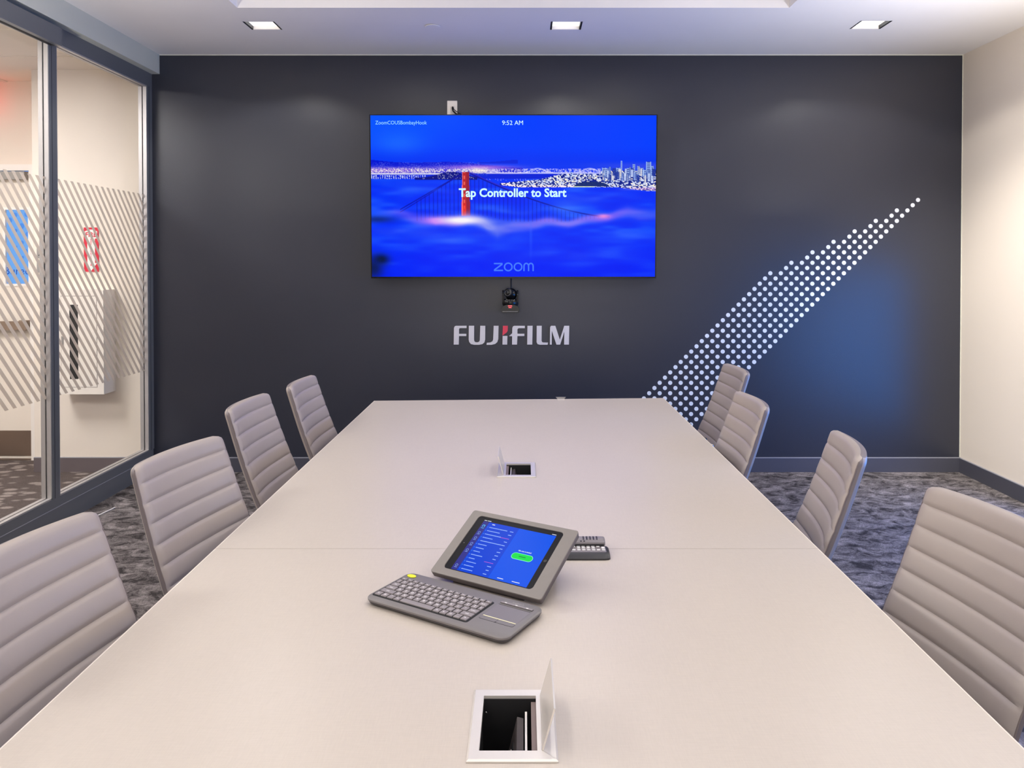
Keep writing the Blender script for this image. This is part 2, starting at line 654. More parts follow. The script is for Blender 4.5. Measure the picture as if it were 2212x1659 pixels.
# corridor beyond the glass
w = MB().box(-3.500, -2.66, YW + .006, YW + .12, 0, 3.0)
w.box(-3.500, -3.39, YW + .12, 5.80, 0, 3.0)
tag(w.build('wall_corridor', M_cream), 'cream corridor wall holding the extinguisher cabinet', kind='structure')
w = MB()
for r in holes_plate(-5.3, -3.500, 0, 3.0, [(-4.67, -3.715, -1, 2.20)]):
    w.box(r[0], r[1], 5.80, 5.90, max(r[2], 0), r[3])
tag(w.build('wall_corridor_end', M_cream), kind='structure')
tag(MB().box(-5.4, -5.3, YB, 5.9, 0, 3.0).build('wall_corridor_side', M_cream), kind='structure')
c = MB().box(-5.3, -2.76, YB, 5.9, 2.868, 2.90)
tag(c.build('ceiling_corridor', M_cream), kind='structure')
t = MB().box(-3.93, -3.905, YB, 5.8, 2.860, 2.868)
for y in (5.1, 4.5, 3.9, 3.3, 2.7):
    t.box(-5.3, -2.76, y, y + .02, 2.863, 2.868)
tag(t.build('trim_2', M_cream), kind='structure')

# corridor door
dr = empty('door_1', (-4.19, 5.79, 0), kind='structure')
D = lambda x: x + 4.19
W0, W1, WZ0, WZ1 = -3.915, -3.742, 1.335, 1.895
leaf = MB()
for r in holes_plate(D(-4.66), D(-3.722), .012, 2.185, [(D(W0), D(W1), WZ0, WZ1)]):
    leaf.box(r[0], r[1], -.012, .03, r[2], r[3])
leaf.build('door_leaf', M_door, dr)
fr = MB().box(D(-4.71), D(-4.66), -.035, .009, 0, 2.188).box(D(-3.722), D(-3.672), -.035, .009, 0, 2.188).box(D(-4.71), D(-3.672), -.035, .009, 2.188, 2.235)
fr.build('door_frame', M_white, dr)
f2 = MB()
for r in holes_plate(D(W0) - .018, D(W1) + .018, WZ0 - .018, WZ1 + .018, [(D(W0), D(W1), WZ0, WZ1)]):
    f2.box(r[0], r[1], -.018, -.012, r[2], r[3])
f2.build('vision_frame', M_white, dr)
gl = MB().box(D(W0), D(W1), .0, .006, WZ0, WZ1).build('pane', emis('blue_lit_pane', 116, 178, 252), dr)
tag(gl, 'bright blue backlit poster seen through narrow door window')
sp = MB()
for (u, v, r_) in ((.15, .86, .12), (.38, .93, .11), (.66, .78, .13), (.40, .72, .08), (.90, .67, .10), (.68, .56, .08), (.15, .60, .06), (.85, .45, .07), (.42, .50, .05), (.88, .94, .12), (.7, .36, .06)):
    cx, cz, rr = D(W0) + u * .173, WZ0 + v * .56, r_ * .15
    pts = [(cx + rr * math.cos(a), -.001, cz + rr * 1.15 * math.sin(a)) for a in [k * math.pi / 6 for k in range(12)]]
    sp.add(pts, [tuple(range(12))])
sp.build('pane_spots', emis('poster_blue', 84, 152, 245), gl)
tv_, tf_ = text_data('Bureo', .082, 0.0)
txe = max(p.x for p in tv_)
tx = MB().add([(D(W1) + .004 - txe + p.x, -.0015, 1.406 + p.y) for p in tv_], tf_)
tx.build('poster_lettering', emis('poster_navy', 30, 84, 190), gl)
MB().box(D(-4.66), D(-3.722), -.016, -.012, .03, .222).build('kick_plate', M_steel, dr)
pb = MB().box(D(-4.60), D(-3.735), -.075, -.045, .99, 1.055)
pb.box(D(-3.80), D(-3.737), -.045, -.012, .985, 1.06)
pb.box(D(-4.598), D(-4.55), -.045, -.012, .985, 1.06)
pb.build('panic_bar', M_steel, dr)
MB().box(D(-4.67), D(-3.715), -.03, .11, 0, .011).build('threshold', M_steel, dr)
MB().box(D(-4.15), D(-3.74), -.06, -.012, 2.12, 2.18).build('door_closer', M_grey, dr)

M_base_g = mat('dark_joint', srgb(52, 54, 60), 0.5)
# glass partition (left)
gp = empty('window_1', (XL, 0, 0), kind='structure')
tag(gp, 'slate framed glass partition with frosted diagonal stripes')
YP0, YP1 = 4.265, 4.332
YE = 5.372
H0, H1 = 2.738, 2.834
MB().box(-.06, 0, YB, YW - .012, 0, .168).build('bottom_rail', M_frame, gp)
MB().box(-.06, 0, YB, YW, H0, H1).build('top_rail', M_frame, gp)
MB().box(-.06, 0, YE, YW - .0005, .168, H0).build('end_post', M_frame, gp)
MB().box(-.06, 0, YP0, YP1, .168, H0).build('mullion', M_frame, gp)
MB().box(-.06, 0, .9, .967, .168, H0).build('mullion', M_frame, gp)
MB().box(0, .0012, YE + .026, YE + .030, .168, H0).box(0, .0012, YP0 + .02, YP0 + .024, .168, H0).build('groove_line', M_base_g, gp)
MB().box(0, .002, YB, YW - .012, .110, .114).build('rail_reveal', M_basetop, gp)


M_bead = mat('glazing_bead_silver', srgb(186, 182, 181), 0.4, metal=0.5)


def bead(y0, y1, z0, z1):
    b = MB()
    for (a0, a1) in ((-.058, -.034), (-.026, -.002)):
        b.box(a0, a1, y0, y0 + .008, z0, z1).box(a0, a1, y1 - .008, y1, z0, z1)
        b.box(a0, a1, y0, y1, z0, z0 + .008).box(a0, a1, y0, y1, z1 - .008, z1)
    b.build('glazing_bead', M_bead, gp)


bead(YP1, YE, .168, H0)
bead(.967, YP0, .168, H0)
for (y0, y1) in ((YP1, YE), (.967, YP0), (YB, .9)):
    MB().box(-.034, -.026, y0, y1, .170, H0 - .002).build('glass_pane', M_glass, gp)
MB().box(0, .058, YB, 4.29, 2.706, 2.806).build('track_cover', M_frame, gp)
MB().box(.006, .03, YB, 4.27, 2.7055, 2.7065).build('track_slot', M_dark, gp)


def clip_y(poly, ymin, ymax):
    for lim, sgn in ((ymin, 1), (ymax, -1)):
        out = []
        for i in range(len(poly)):
            a, b = poly[i - 1], poly[i]
            ia, ib = (a[0] - lim) * sgn >= 0, (b[0] - lim) * sgn >= 0
            if ia != ib:
                t_ = (lim - a[0]) / (b[0] - a[0])
                out.append((lim, a[1] + t_ * (b[1] - a[1])))
            if ib:
                out.append(b)
        poly = out
        if len(poly) < 3:
            return []
    return poly


ZT_, ZB_ = 1.976, .734
SL = 1.2
for k in range(-46, 16):
    y = 4.368 + k * .0647
    quad = [(y, ZT_), (y + .0285, ZT_), (y + .0285 + (ZT_ - ZB_) / SL, ZB_), (y + (ZT_ - ZB_) / SL, ZB_)]
    for (a, b) in ((YP1 + .008, YE - .008), (2.3, YP0 - .008)):
        pl = clip_y(quad, a, b)
        if pl:
            n = len(pl)
            s = MB().loft([[(-.0258, q[0], q[1]) for q in pl], [(-.0252, q[0], q[1]) for q in pl]])
            s.build('film_stripe', M_film, gp)

# exterior window of the right wall, roller shade drawn half down
wr = empty('window_2', (XR, 0, 0), kind='structure')
y0, y1, z0, z1 = WIN
MB().box(-.01, .12, y0 - .03, y0 + .02, z0, WINTOP).box(-.01, .12, y1 - .02, y1 + .03, z0, WINTOP).box(-.01, .12, y0 - .03, y1 + .03, WINTOP - .02, WINTOP + .03).box(-.02, .12, y0 - .03, y1 + .03, z0 - .03, z0 + .01).build('window_frame', M_frame, wr)
MB().box(.06, .068, y0 + .02, y1 - .02, z0 + .01, WINTOP - .02).build('window_pane', M_glass, wr)
MB().box(.02, .024, y0 + .02, y1 - .02, z1, WINTOP - .02).box(.014, .03, y0 + .02, y1 - .02, z1 - .02, z1 + .01).build('roller_shade', M_shade, wr)

# ------------------------------------------------------------------ CEILING FITTINGS
lab = {0: 'square recessed downlight above the wall, leftmost of the three', 1: 'square recessed downlight near the middle, above the television', 2: 'square recessed downlight at right, nearest the cream wall'}
proto = None
for i, (x, y) in enumerate(DOWN + DOWN_REAR):
    if proto is None:
        proto = empty('recessed_downlight')
        for sg_ in (-1, 1):
            MB().box(min(sg_ * .098, sg_ * .086), max(sg_ * .098, sg_ * .086), -.084, .084, .001, .09).build('side_baffle', M_black, proto)
            MB().box(-.086, .086, min(sg_ * .084, sg_ * .076), max(sg_ * .084, sg_ * .076), .001, .09).build('reflector', M_white, proto)
        MB().box(-.086, .086, -.076, .076, .022, .03).build('lens', M_lens, proto)
        r = proto
    else:
        r = copy_tree(proto)
    r.location = (x, y, CEIL)
    tag(r, lab.get(i, 'square recessed downlight outside the picture, %s' % ['over the right wall window', 'beside the viewer at right', 'over the glass partition', 'beside the viewer at left', 'behind the viewer at left', 'behind the viewer at right'][i - 3] if i > 2 else None), 'downlight', 'recessed ceiling downlights')
for i, x in enumerate((-0.95, 0.85)):
    r = empty('tray_fill_fixture', (x, 1.5, TRAY_Z), 'long unseen linear light added inside the ceiling tray on the %s side' % ('left', 'right')[i], 'ceiling light', 'added linear tray lights')
    MB().box(-.16, .16, -2.32, 2.32, -.02, 0).build('housing', M_white, r)
    MB().box(-.14, .14, -2.3, 2.3, -.024, -.02).build('diffuser', M_diff, r)
r = empty('added_pendant', PEND, 'slim linear pendant light added for brightness over the near half of the table, above the picture', 'pendant light')
MB().box(-.06, .06, -1.2, 1.2, -.03, .03).build('pendant_body', M_silver, r)
MB().box(-.05, .05, -1.15, 1.15, -.034, -.03).build('lower_diffuser', M_diff, r)
MB().box(-.05, .05, -1.15, 1.15, .03, .034).build('upper_diffuser', M_diff, r)
for y in (-1.0, 1.0):
    MB().box(-.002, .002, y - .002, y + .002, .03, TRAY_Z - PEND[2]).build('suspension_wire', M_chrome, r)
r = empty('added_spotlight', tuple(SPOT), 'small white spot lamp added in the ceiling tray to brighten the right wall', 'added_spotlight')
Mx = (SPOT_AIM - SPOT).to_track_quat('Z', 'Y').to_matrix().to_4x4()
MB().lathe([(.02, -.07), (.035, -.06), (.04, .07), (.036, .07), (.03, .02)], 20, Mx).build('spot_head', M_white, r, True)
MB().box(-.008, .008, -.008, .008, .05, TRAY_Z - SPOT.z).build('stem', M_white, r)
for i, (x, y, z) in enumerate(UPL):
    r = empty('added_uplighter', (x, y, 0), 'white floor uplighter added for brightness outside the picture, %s' % ('by the glass partition', 'by the right window')[i], 'floor lamp', 'added floor uplighters')
    MB().lathe([(.15, 0), (.15, .012), (.02, .022)], 28).build('base', M_white, r, True)
    MB().cyl((0, 0), .014, .02, z - .08, 12).build('pole', M_white, r, True)
    MB().lathe([(.015, z - .09), (.10, z - .05), (.135, z), (.130, z), (.095, z - .045), (.01, z - .07)], 28).build('bowl', M_white, r, True)
for i, y in enumerate((3.9, 1.4)):
    r = empty('corridor_light_fixture', (-3.85, y, 2.866), 'square corridor ceiling light, %s one' % ('farther', 'nearer')[i], 'ceiling light', 'corridor ceiling lights')
    MB().box(-.48, .48, -.48, .48, -.02, 0).build('housing', M_white, r)
    MB().box(-.45, .45, -.45, .45, -.024, -.02).build('diffuser', M_diff, r)
sd = empty('sprinkler_cover', (-.566, 4.784, CEIL), 'flat round sprinkler cover plate in the ceiling', 'sprinkler')
MB().lathe([(.036, 0), (.036, -.004), (.046, -.004), (.047, -.006), (.045, -.008), (.02, -.0085)], 32).build('cover_plate', M_ceil, sd, True)
MB().lathe([(.035, .0), (.037, -.0035)], 32).build('shadow_ring', M_pipe, sd, True)
ex = empty('exit_sign', (-4.16, 5.70, 2.868), 'lit red exit sign hanging in the corridor beyond the glass', 'exit sign')
MB().box(-.14, .14, -.02, .02, -.24, -.06).build('sign_body', M_white, ex)
tv_, tf_ = text_data('EXIT', .13, .02, 'CENTER')
MB().add([(p.x, -.0215, -.195 + p.y) for p in tv_], tf_).build('sign_lettering', M_exit, ex)
MB().box(-.015, .015, -.008, .008, -.06, 0).build('stem', M_white, ex)

# ------------------------------------------------------------------ CORRIDOR THINGS
cb = empty('extinguisher_cabinet', (0, 0, 0), 'white steel extinguisher cabinet with a dark slot window on corridor wall', 'cabinet')
x0, x1, z0, z1, yf = -3.255, -2.915, .581, 1.306, 5.294
MB().box(x0, x1, yf + .004, YW + .006, z0, z1).build('cabinet_body', M_offwhite, cb)
dd = MB()
DX0, DX1, DZ0, DZ1 = -3.2076, -2.9625, .632, 1.263
for r in holes_plate(x0, x1, z0, z1, [(DX0 - .003, DX1 + .003, DZ0 - .003, DZ1 + .003)]):
    dd.box(r[0], r[1], yf, yf + .004, r[2], r[3])
dd.build('face_frame', M_offwhite, cb)
dd = MB()
for r in holes_plate(DX0, DX1, DZ0, DZ1, [(-3.150, -3.0905, .687, 1.204)]):
    dd.box(r[0], r[1], yf - .002, yf + .003, r[2], r[3])
cd_ = dd.build('cabinet_door', M_offwhite, cb)
MB().box(-3.151, -3.09, yf + .0005, yf + .003, .686, 1.205).build('slot_window', M_black, cd_)
MB().box(-3.203, -3.193, yf - .008, yf - .002, .925, .985).build('pull_handle', M_grey, cd_)
MB().box(DX0 - .003, DX1 + .003, yf + .0025, yf + .0038, DZ0 - .003, DZ1 + .003).build('seam_shadow', M_pipe, cb)

fs = empty('extinguisher_sign', (-3.081, YW + .004, 1.431), 'red and white fire extinguisher arrow sign above the white cabinet', 'sign')
MB().box(-.052, .052, -.004, .002, 0, .315).build('plate', M_signred, fs)
arrow = [(-.027, .236), (-.027, .062), (-.042, .062), (0, .006), (.042, .062), (.027, .062), (.027, .236), (.044, .236), (.044, .288), (.010, .300), (-.010, .300), (-.044, .288), (-.044, .236)]
MB().loft([[(x, -.0050, z) for x, z in arrow], [(x, -.0040, z) for x, z in arrow]]).build('arrow', M_signwhite, fs)
b = MB()
v_, f_ = text_data('FIRE', .047, .025, 'CENTER')
b.add([(p.x * .92, -.0056, .248 + p.y) for p in v_], f_)
for i, chh in enumerate('EXTINGUISHER'):
    v_, f_ = text_data(chh, .0185, .02, 'CENTER')
    b.add([(p.x, -.0056, .222 - i * .0165 + p.y) for p in v_], f_)
b.build('sign_lettering', M_signred, fs)

rs = empty('room_sign', (0, YW + .004, 0), 'small grey room number plaque on the corridor wall by the door', 'sign')
MB().box(-3.4695, -3.385, -.004, .002, 1.527, 1.612).build('plate', M_grey, rs)
v_, f_ = text_data('2', .062, .01, 'LEFT')
MB().add([(-3.460 + p.x, -.005, 1.545 + p.y) for p in v_], f_).build('sign_lettering', M_black, rs)
MB().box(-3.4695, -3.385, -.004, .002, 1.425, 1.505).build('lower_plate', M_grey, rs)

# ------------------------------------------------------------------ WALL: dots
dots = empty('dot_decal', (0, YW, 0), 'band of white vinyl dots rising diagonally across the dark wall', 'wall decal')
n = 14
dm = MB()
dm.loft([[(.0150 * math.cos(2 * math.pi * k / n), 0, .0150 * math.sin(2 * math.pi * k / n)) for k in range(n)], [(.0150 * math.cos(2 * math.pi * k / n), -.0015, .0150 * math.sin(2 * math.pi * k / n)) for k in range(n)]])
P = .03747
DX, DZ = 2.8072, 1.9417
right_i = {}
rows = {0: (0, 0), 1: (1, 1)}
left0 = {2: 4, 3: 5, 4: 8, 5: 9, 6: 12, 7: 13, 8: 16, 9: 17, 10: 20, 11: 21, 12: 24, 13: 25}
first = None
for k in range(0, 44):
    rgt = k                      # steps to the left of the top dot
    lft = k if k < 2 else left0.get(k, 28 + (k - 14))
    i = rgt
    while i <= lft:
        x, z = DX - i * P * .9995, DZ - k * P * .9945
        if first is None:
            first = dm.build('dot', M_dot, dots)
            q = first
        else:
            q = first.copy()
            COL.objects.link(q)
            q.parent = dots
        q.location = (x, 0, z)
        i += 2

# ------------------------------------------------------------------ WALL: lettering
sg = empty('lettering_sign', (-.0865, YW, .978), 'raised silver lettering with one red accent, below the wall camera', 'sign')
LS = YW / 1650 / 5.925


def LC(x, y):
    return ((x - 976.5) * LS, (793.5 - y) * LS)


letters = [
    [(264, 672), (402, 672), (402, 701), (322, 701), (310, 706), (306, 716), (306, 775), (398, 775), (398, 803), (306, 803), (302, 912), (238, 912), (242, 700), (250, 680)],
    [(432, 672), (500, 672), (498, 850), (503, 872), (518, 884), (545, 884), (563, 876), (572, 855), (578, 672), (642, 672), (640, 850), (630, 885), (605, 906), (560, 915), (500, 915), (458, 905), (437, 880), (430, 850)],
    [(750, 672), (812, 672), (808, 842), (796, 880), (768, 904), (722, 915), (658, 915), (662, 891), (705, 887), (733, 872), (743, 845)],
    [(864, 802), (925, 802), (922, 912), (862, 912)],
    [(1012, 672), (1148, 672), (1148, 702), (1072, 702), (1058, 708), (1053, 722), (1053, 774), (1142, 774), (1142, 803), (1053, 803), (1048, 912), (984, 912), (986, 805), (946, 804), (986, 768), (988, 700), (996, 680)],
    [(1181, 672), (1247, 672), (1243, 912), (1178, 912)],
    [(1300, 672), (1364, 672), (1362, 862), (1368, 880), (1384, 886), (1445, 887), (1440, 914), (1340, 914), (1310, 905), (1298, 880)],
    [(1484, 672), (1538, 672), (1596, 850), (1652, 672), (1716, 672), (1712, 912), (1650, 912), (1654, 745), (1600, 912), (1552, 912), (1493, 735), (1492, 912), (1468, 912), (1471, 690)],
]
red = [(868, 672), (931, 672), (928, 738), (914, 758), (862, 797)]
for poly, m_ in [(l, M_letter) for l in letters] + [(red, M_letterred)]:
    pp = [LC(*q) for q in poly]
    o = MB().loft([[(x, -.012, z) for x, z in pp], [(x, 0, z) for x, z in pp]]).build('letter', m_, sg)
    if m_ is M_letterred:
        tag(o, 'red upper piece of the middle letter')

# ------------------------------------------------------------------ TELEVISION
TVW, TVH = 1.996, 1.137
tv = empty('television', (-.0705, 5.330, 1.954), 'large television on the dark wall showing a blue bridge in fog', 'television')
tv.rotation_euler = (math.radians(2.4), 0, 0)
hw, hh = TVW / 2, TVH / 2
MB().box(-hw, hw, .004, .045, -hh, hh).box(-.6, .6, .045, .060, -.4, .4).build('housing', M_black, tv)
bz = MB()
for r in holes_plate(-hw, hw, -hh, hh, [(-hw + .007, hw - .007, -hh + .011, hh - .006)]):
    bz.box(r[0], r[1], -.004, .004, r[2], r[3])
bz.build('bezel', M_gloss, tv)
# wall bracket
MB().box(-.30, .30, .062, .104, -.18, .18).build('wall_bracket', M_dark, tv)

# picture: an emissive panel whose colour is computed point by point
NX, NY = 620, 349
xx, yy = np.meshgrid(np.arange(NX + 1, dtype=float), np.arange(NY + 1, dtype=float))
rng = np.random.default_rng(5)
img = np.zeros((NY + 1, NX + 1, 3))


def smooth(a, n):
    for _ in range(n):
        a = (a + np.roll(a, 1, 0) + np.roll(a, -1, 0) + np.roll(a, 1, 1) + np.roll(a, -1, 1)) / 5
    return a


def vnoise(sx_, sy_, seed):
    r_ = np.random.default_rng(seed)
    gx, gy = int(NX / sx_) + 3, int(NY / sy_) + 3
    g = r_.random((gy, gx))
    fx, fy = xx / sx_, yy / sy_
    ix, iy = fx.astype(int), fy.astype(int)
    tx_, ty_ = fx - ix, fy - iy
    tx_, ty_ = tx_ * tx_ * (3 - 2 * tx_), ty_ * ty_ * (3 - 2 * ty_)
    return (g[iy, ix] * (1 - tx_) + g[iy, ix + 1] * tx_) * (1 - ty_) + (g[iy + 1, ix] * (1 - tx_) + g[iy + 1, ix + 1] * tx_) * ty_


def blend(mask, col):
    global img
    m_ = np.clip(mask, 0, 1)[..., None]
    img = img * (1 - m_) + np.array(col, float) * m_


def sstep(a, b, v):
    t_ = np.clip((v - a) / (b - a), 0, 1)
    return t_ * t_ * (3 - 2 * t_)


base = np.array([0, 62, 255.])
img[:] = base
blend(sstep(100, 0, yy) * .35 * sstep(400, 0, xx), (0, 125, 255))
blend(.35 * np.exp(-((xx - 60) / 60) ** 2 - ((yy - 62) / 28) ** 2), (60, 150, 255))
blend(sstep(60, 105, yy) * .5, (0, 42, 235))
blend(sstep(130, 170, yy), (0, 50, 250))
nz = vnoise(90, 18, 1) * .6 + vnoise(40, 8, 2) * .4
blend(sstep(.45, .85, nz) * .55 * (yy > 135), (40, 105, 255))
blend(sstep(.55, .2, nz) * .35 * (yy > 150), (0, 22, 235))
blend(sstep(230, 349, yy) * .5, (0, 22, 248))
hill = 95 + xx * .045 + 3 * np.sin(xx / 40)
blend(((yy > hill) & (yy < 128) & (xx < 330)) * .85, (0, 14, 205))
blend(((yy > 98 + 3 * np.sin(xx / 30)) & (yy < 104) & (xx > 230) & (xx < 320)) * .5, (0, 25, 200))
blend(np.exp(-((xx - 235) / 85) ** 2 - ((yy - 112) / 6) ** 2) * .85, (190, 120, 235))
blend(np.exp(-((xx - 235) / 30) ** 2 - ((yy - 119) / 6) ** 2) * .9, (255, 240, 225))
blend(sstep(96, 108, yy) * sstep(125, 112, yy) * sstep(370, 600, xx) * .45, (95, 90, 225))
blend(((yy > 125) & (yy < 137)) * 1.0, (0, 32, 215))
noi = rng.random(img.shape[:2])
noi2 = smooth(rng.random(img.shape[:2]), 1)
blend(np.exp(-((yy - 118) / 7) ** 2) * sstep(250, 40, xx) * .75, (190, 130, 225))
blend(((noi2 > .52) * np.exp(-((yy - 119) / 6) ** 2) * (xx < 255)) * .95, (255, 245, 235))
blend(((noi > .82) & (yy > 100) & (yy < 116) & (xx < 240)) * .45 * vnoise(25, 6, 9), (210, 220, 255))
blend(np.exp(-((yy - 125.5) / 1.4) ** 2) * (xx < 165), (255, 250, 245))
blend(((np.sin(xx * 1.3) > .1) & (noi2 > .47) & (yy > 128) & (yy < 137) & (xx < 120)) * .9, (215, 225, 255))
mound = 134 - 13 * np.exp(-((xx - 175) / 38) ** 2)
blend(((yy > mound) & (yy < 139) & (xx > 95) & (xx < 232)) * .97, (5, 14, 130))
blend(((noi > .93) & (yy > mound + 2) & (yy < 137) & (xx > 110) & (xx < 225)) * .8, (230, 235, 255))
blend(np.exp(-((yy - 124) / 1.3) ** 2) * (xx > 250) * (xx < 520) * .95, (235, 225, 255))
hump = 124 - 10 * np.abs(np.cos((xx - 250) / 36)) ** 6
blend(np.exp(-((yy - hump) / 1.2) ** 2) * (xx > 262) * (xx < 500) * .8, (225, 220, 255))
blend(((noi2 > .52) & (yy > 114) & (yy < 124) & (xx > 250) & (xx < 500)) * .75, (225, 215, 255))
blend(((noi > .8) & (np.mod(xx, 6) < 2) & (yy > 136) & (yy < 141) & (xx > 250) & (xx < 400)) * .9, (190, 190, 255))
# right city
top_ = np.where(xx < 350, 146 - (xx - 280) * .10, 139 - sstep(350, 430, xx) * 14)
top_ = np.where(xx > 500, 118, top_)
bot_ = 150 + sstep(280, 330, xx) * 5 - sstep(430, 520, xx) * 1 + sstep(520, 618, xx) * 9
reg = (yy > top_) & (yy < bot_) & (xx > 280)
blend(reg * .9, (10, 30, 130))
cell = np.random.default_rng(3).random((NY // 2 + 2, NX // 3 + 2))
cn = cell[(yy / 2).astype(int), ((xx + (yy / 2).astype(int) % 2) / 3).astype(int)]
blend(reg * (cn > .50) * .92, (215, 225, 255))
blend(reg * (cn > .86), (255, 245, 225))
blend((yy > bot_ - 5) * (yy < bot_) * (xx > 280) * (xx < 450) * (cn > .35), (250, 235, 240))
for (bx, bw, by) in ((507, 5, 112), (512, 3, 113), (538, 5, 112), (545, 1.6, 97), (560, 4, 113), (572, 2.5, 104), (582, 3, 108), (590, 3, 112), (598, 6, 116), (604, 6, 99), (612, 3, 108), (436, 2, 121)):
    m_ = (np.abs(xx - bx) < bw) & (yy > by) & (yy < 132)
    blend(m_ * .9, (160, 190, 245))
    blend(m_ * (np.abs(xx - bx) < bw * .6) * (np.mod(yy, 4) < 2) * .8, (25, 45, 140))
br_ = np.random.default_rng(8)
for _ in range(46):
    bx, bw, by = 505 + br_.random() * 112, 1.5 + br_.random() * 2.5, 108 + br_.random() * 22
    m_ = (np.abs(xx - bx) < bw) & (yy > by) & (yy < by + 16)
    cb_ = [(205, 220, 255), (120, 150, 225), (30, 55, 160), (240, 235, 235)][int(br_.random() * 4)]
    blend(m_ * .8, cb_)
    blend(m_ * (np.abs(xx - bx) > bw - 1) * .7, (15, 35, 130))
hl = ((xx - 480) / 38) ** 2 + ((yy - 153) / 11) ** 2 < 1
blend((hl & (yy < 153)) * .95, (12, 38, 110))
blend(((yy > 152.5) & (yy < 154.5) & (xx > 440) & (xx < 486)) * .9, (225, 240, 200))
blend(np.exp(-((yy - 158) / 3) ** 2) * sstep(520, 600, xx) * .6, (225, 160, 220))
# suspension cables and hangers
cl = 121 + (205 - xx) * .575
cr_ = 122 + 97 * (1 - (1 - np.clip((xx - 210) / 312, 0, 1)) ** 1.55)
m_l = (xx > 62) & (xx < 205)
m_r = (xx > 210) & (xx < 520)
fogtop = 222 + 6 * np.sin(xx / 50) + sstep(250, 290, xx) * 8 - sstep(300, 380, xx) * 6
hang = ((np.mod(xx, 9) < 1.1) & (((yy > cl + 2) & m_l & (xx > 95)) | ((yy > cr_ + 2) & m_r)) & (yy < fogtop))
blend(hang * .42, (0, 10, 150))
blend(np.exp(-((yy - cl) / 1.1) ** 2) * m_l, (0, 5, 150))
blend(np.exp(-((yy - cl - 4.5 * sstep(205, 60, xx) - 1) / .9) ** 2) * m_l, (10, 5, 160))
blend(np.exp(-((yy - cr_) / 1.2) ** 2) * m_r, (0, 5, 140))
blend(np.exp(-((yy - cr_ + 2.5) / .8) ** 2) * m_r * (xx < 330), (60, 30, 190))
# tower
tw = (np.abs(xx - 206) < 7.5 + (yy > 150) * 1.0 + (yy > 185) * 1.0) & (yy > 121) & (yy < 217)
blend(tw, (185, 35, 45))
blend(tw & (xx > 207), (150, 30, 55))
blend(tw & (np.abs(xx - 203) < 2) & (np.mod(yy, 13) < 7), (240, 100, 90))
blend(tw * sstep(175, 215, yy) * (xx < 207), (255, 50, 30))
blend(tw & (np.abs(xx - 198.5) < 1.1), (255, 120, 120))
# fog bank
fx_ = np.array([0, 50, 100, 140, 180, 210, 245, 275, 300, 340, 380, 430, 470, 520, 560, 600, 620])
fy_ = np.array([208, 212, 222, 229, 226, 224, 232, 243, 243, 236, 230, 232, 226, 218, 210, 212, 214])
fi_ = np.array([.0, .25, .4, .8, 1.0, 1.0, .9, .8, .7, .65, .6, .5, .5, .6, .5, .4, .35])
fw_ = np.array([8, 10, 12, 11, 11, 12, 13, 17, 13, 11, 10, 9, 9, 9, 12, 12, 12])
fyy = np.interp(xx[0], fx_, fy_)[None, :]
fii = np.interp(xx[0], fx_, fi_)[None, :]
fww = np.interp(xx[0], fx_, fw_)[None, :] * 1.0
g = np.exp(-(np.abs(yy - fyy - 2 * np.sin(xx / 13)) / fww) ** 2.4)
pink = np.stack([165 + 40 * np.sin(xx / 60), 130 + 12 * np.sin(xx / 31), 245 + 0 * xx], -1)
puff = .75 + .5 * vnoise(28, 9, 11)
mm = np.clip(g * fii * 1.15 * puff, 0, 1)[..., None]
img = img * (1 - mm) + pink * mm
blend(np.exp(-((xx - 196) / 46) ** 2 - ((yy - 226) / 8.5) ** 2) * 1.1, (250, 245, 250))
blend(np.exp(-((xx - 425) / 38) ** 2 - ((yy - 200) / 22) ** 2) * .4, (90, 145, 255))
blend(np.exp(-((xx - 506) / 14) ** 2 - ((yy - 217) / 5) ** 2) * .8, (255, 150, 225))
blend(np.exp(-((xx - 348) / 3) ** 2 - ((yy - 262) / 40) ** 2) * .3, (70, 110, 255))
for (ax, ay, bx_, by_, cx_, am) in ((150, 262, 110, 14, 1, .35), (60, 245, 70, 8, 1, .35), (420, 300, 130, 16, 1, .22), (560, 262, 90, 10, 1, .25), (300, 205, 90, 6, 1, .3), (100, 160, 80, 7, 1, .3), (480, 175, 90, 8, 1, .3)):
    blend(am * np.exp(-((xx - ax) / bx_) ** 2 - ((yy - ay - 5 * np.sin(xx / 23)) / by_) ** 2) * (.5 + vnoise(35, 10, 21)), (70, 110, 255))
# dark headlands at the left edge
blend(np.exp(-(np.clip((xx - 12) / 36, -1, 9)) ** 2 - ((yy - 224) / 7) ** 2) * .85 * (xx < 90), (12, 38, 120))
blend(np.exp(-((xx - 20) / 17) ** 2 - ((yy - 311) / 11) ** 2) * 1.1, (6, 24, 66))
blend(np.exp(-((xx - 4) / 20) ** 2 - ((yy - 330) / 24) ** 2) * 1.0, (8, 26, 90))
img = np.clip(img, 0, 255) / 255
lin = np.where(img <= .04045, img / 12.92, ((img + .055) / 1.055) ** 2.4)
sw0, sw1, sz0, sz1 = -hw + .007, hw - .007, -hh + .011, hh - .006
vx = sw0 + xx / NX * (sw1 - sw0)
vz = sz1 - yy / NY * (sz1 - sz0)
co = np.stack([vx.ravel(), np.full(vx.size, 0.0), vz.ravel()], -1)
me = bpy.data.meshes.new('screen')
NV = co.shape[0]
a = (np.arange(NY)[:, None] * (NX + 1) + np.arange(NX)[None, :]).ravel()
quads = np.stack([a, a + NX + 1, a + NX + 2, a + 1], -1)
me.vertices.add(NV)
me.vertices.foreach_set('co', co.ravel())
me.loops.add(quads.size)
me.loops.foreach_set('vertex_index', quads.ravel().astype(np.int32))
me.polygons.add(len(quads))
me.polygons.foreach_set('loop_start', np.arange(0, quads.size, 4, dtype=np.int32))
me.update(calc_edges=True)
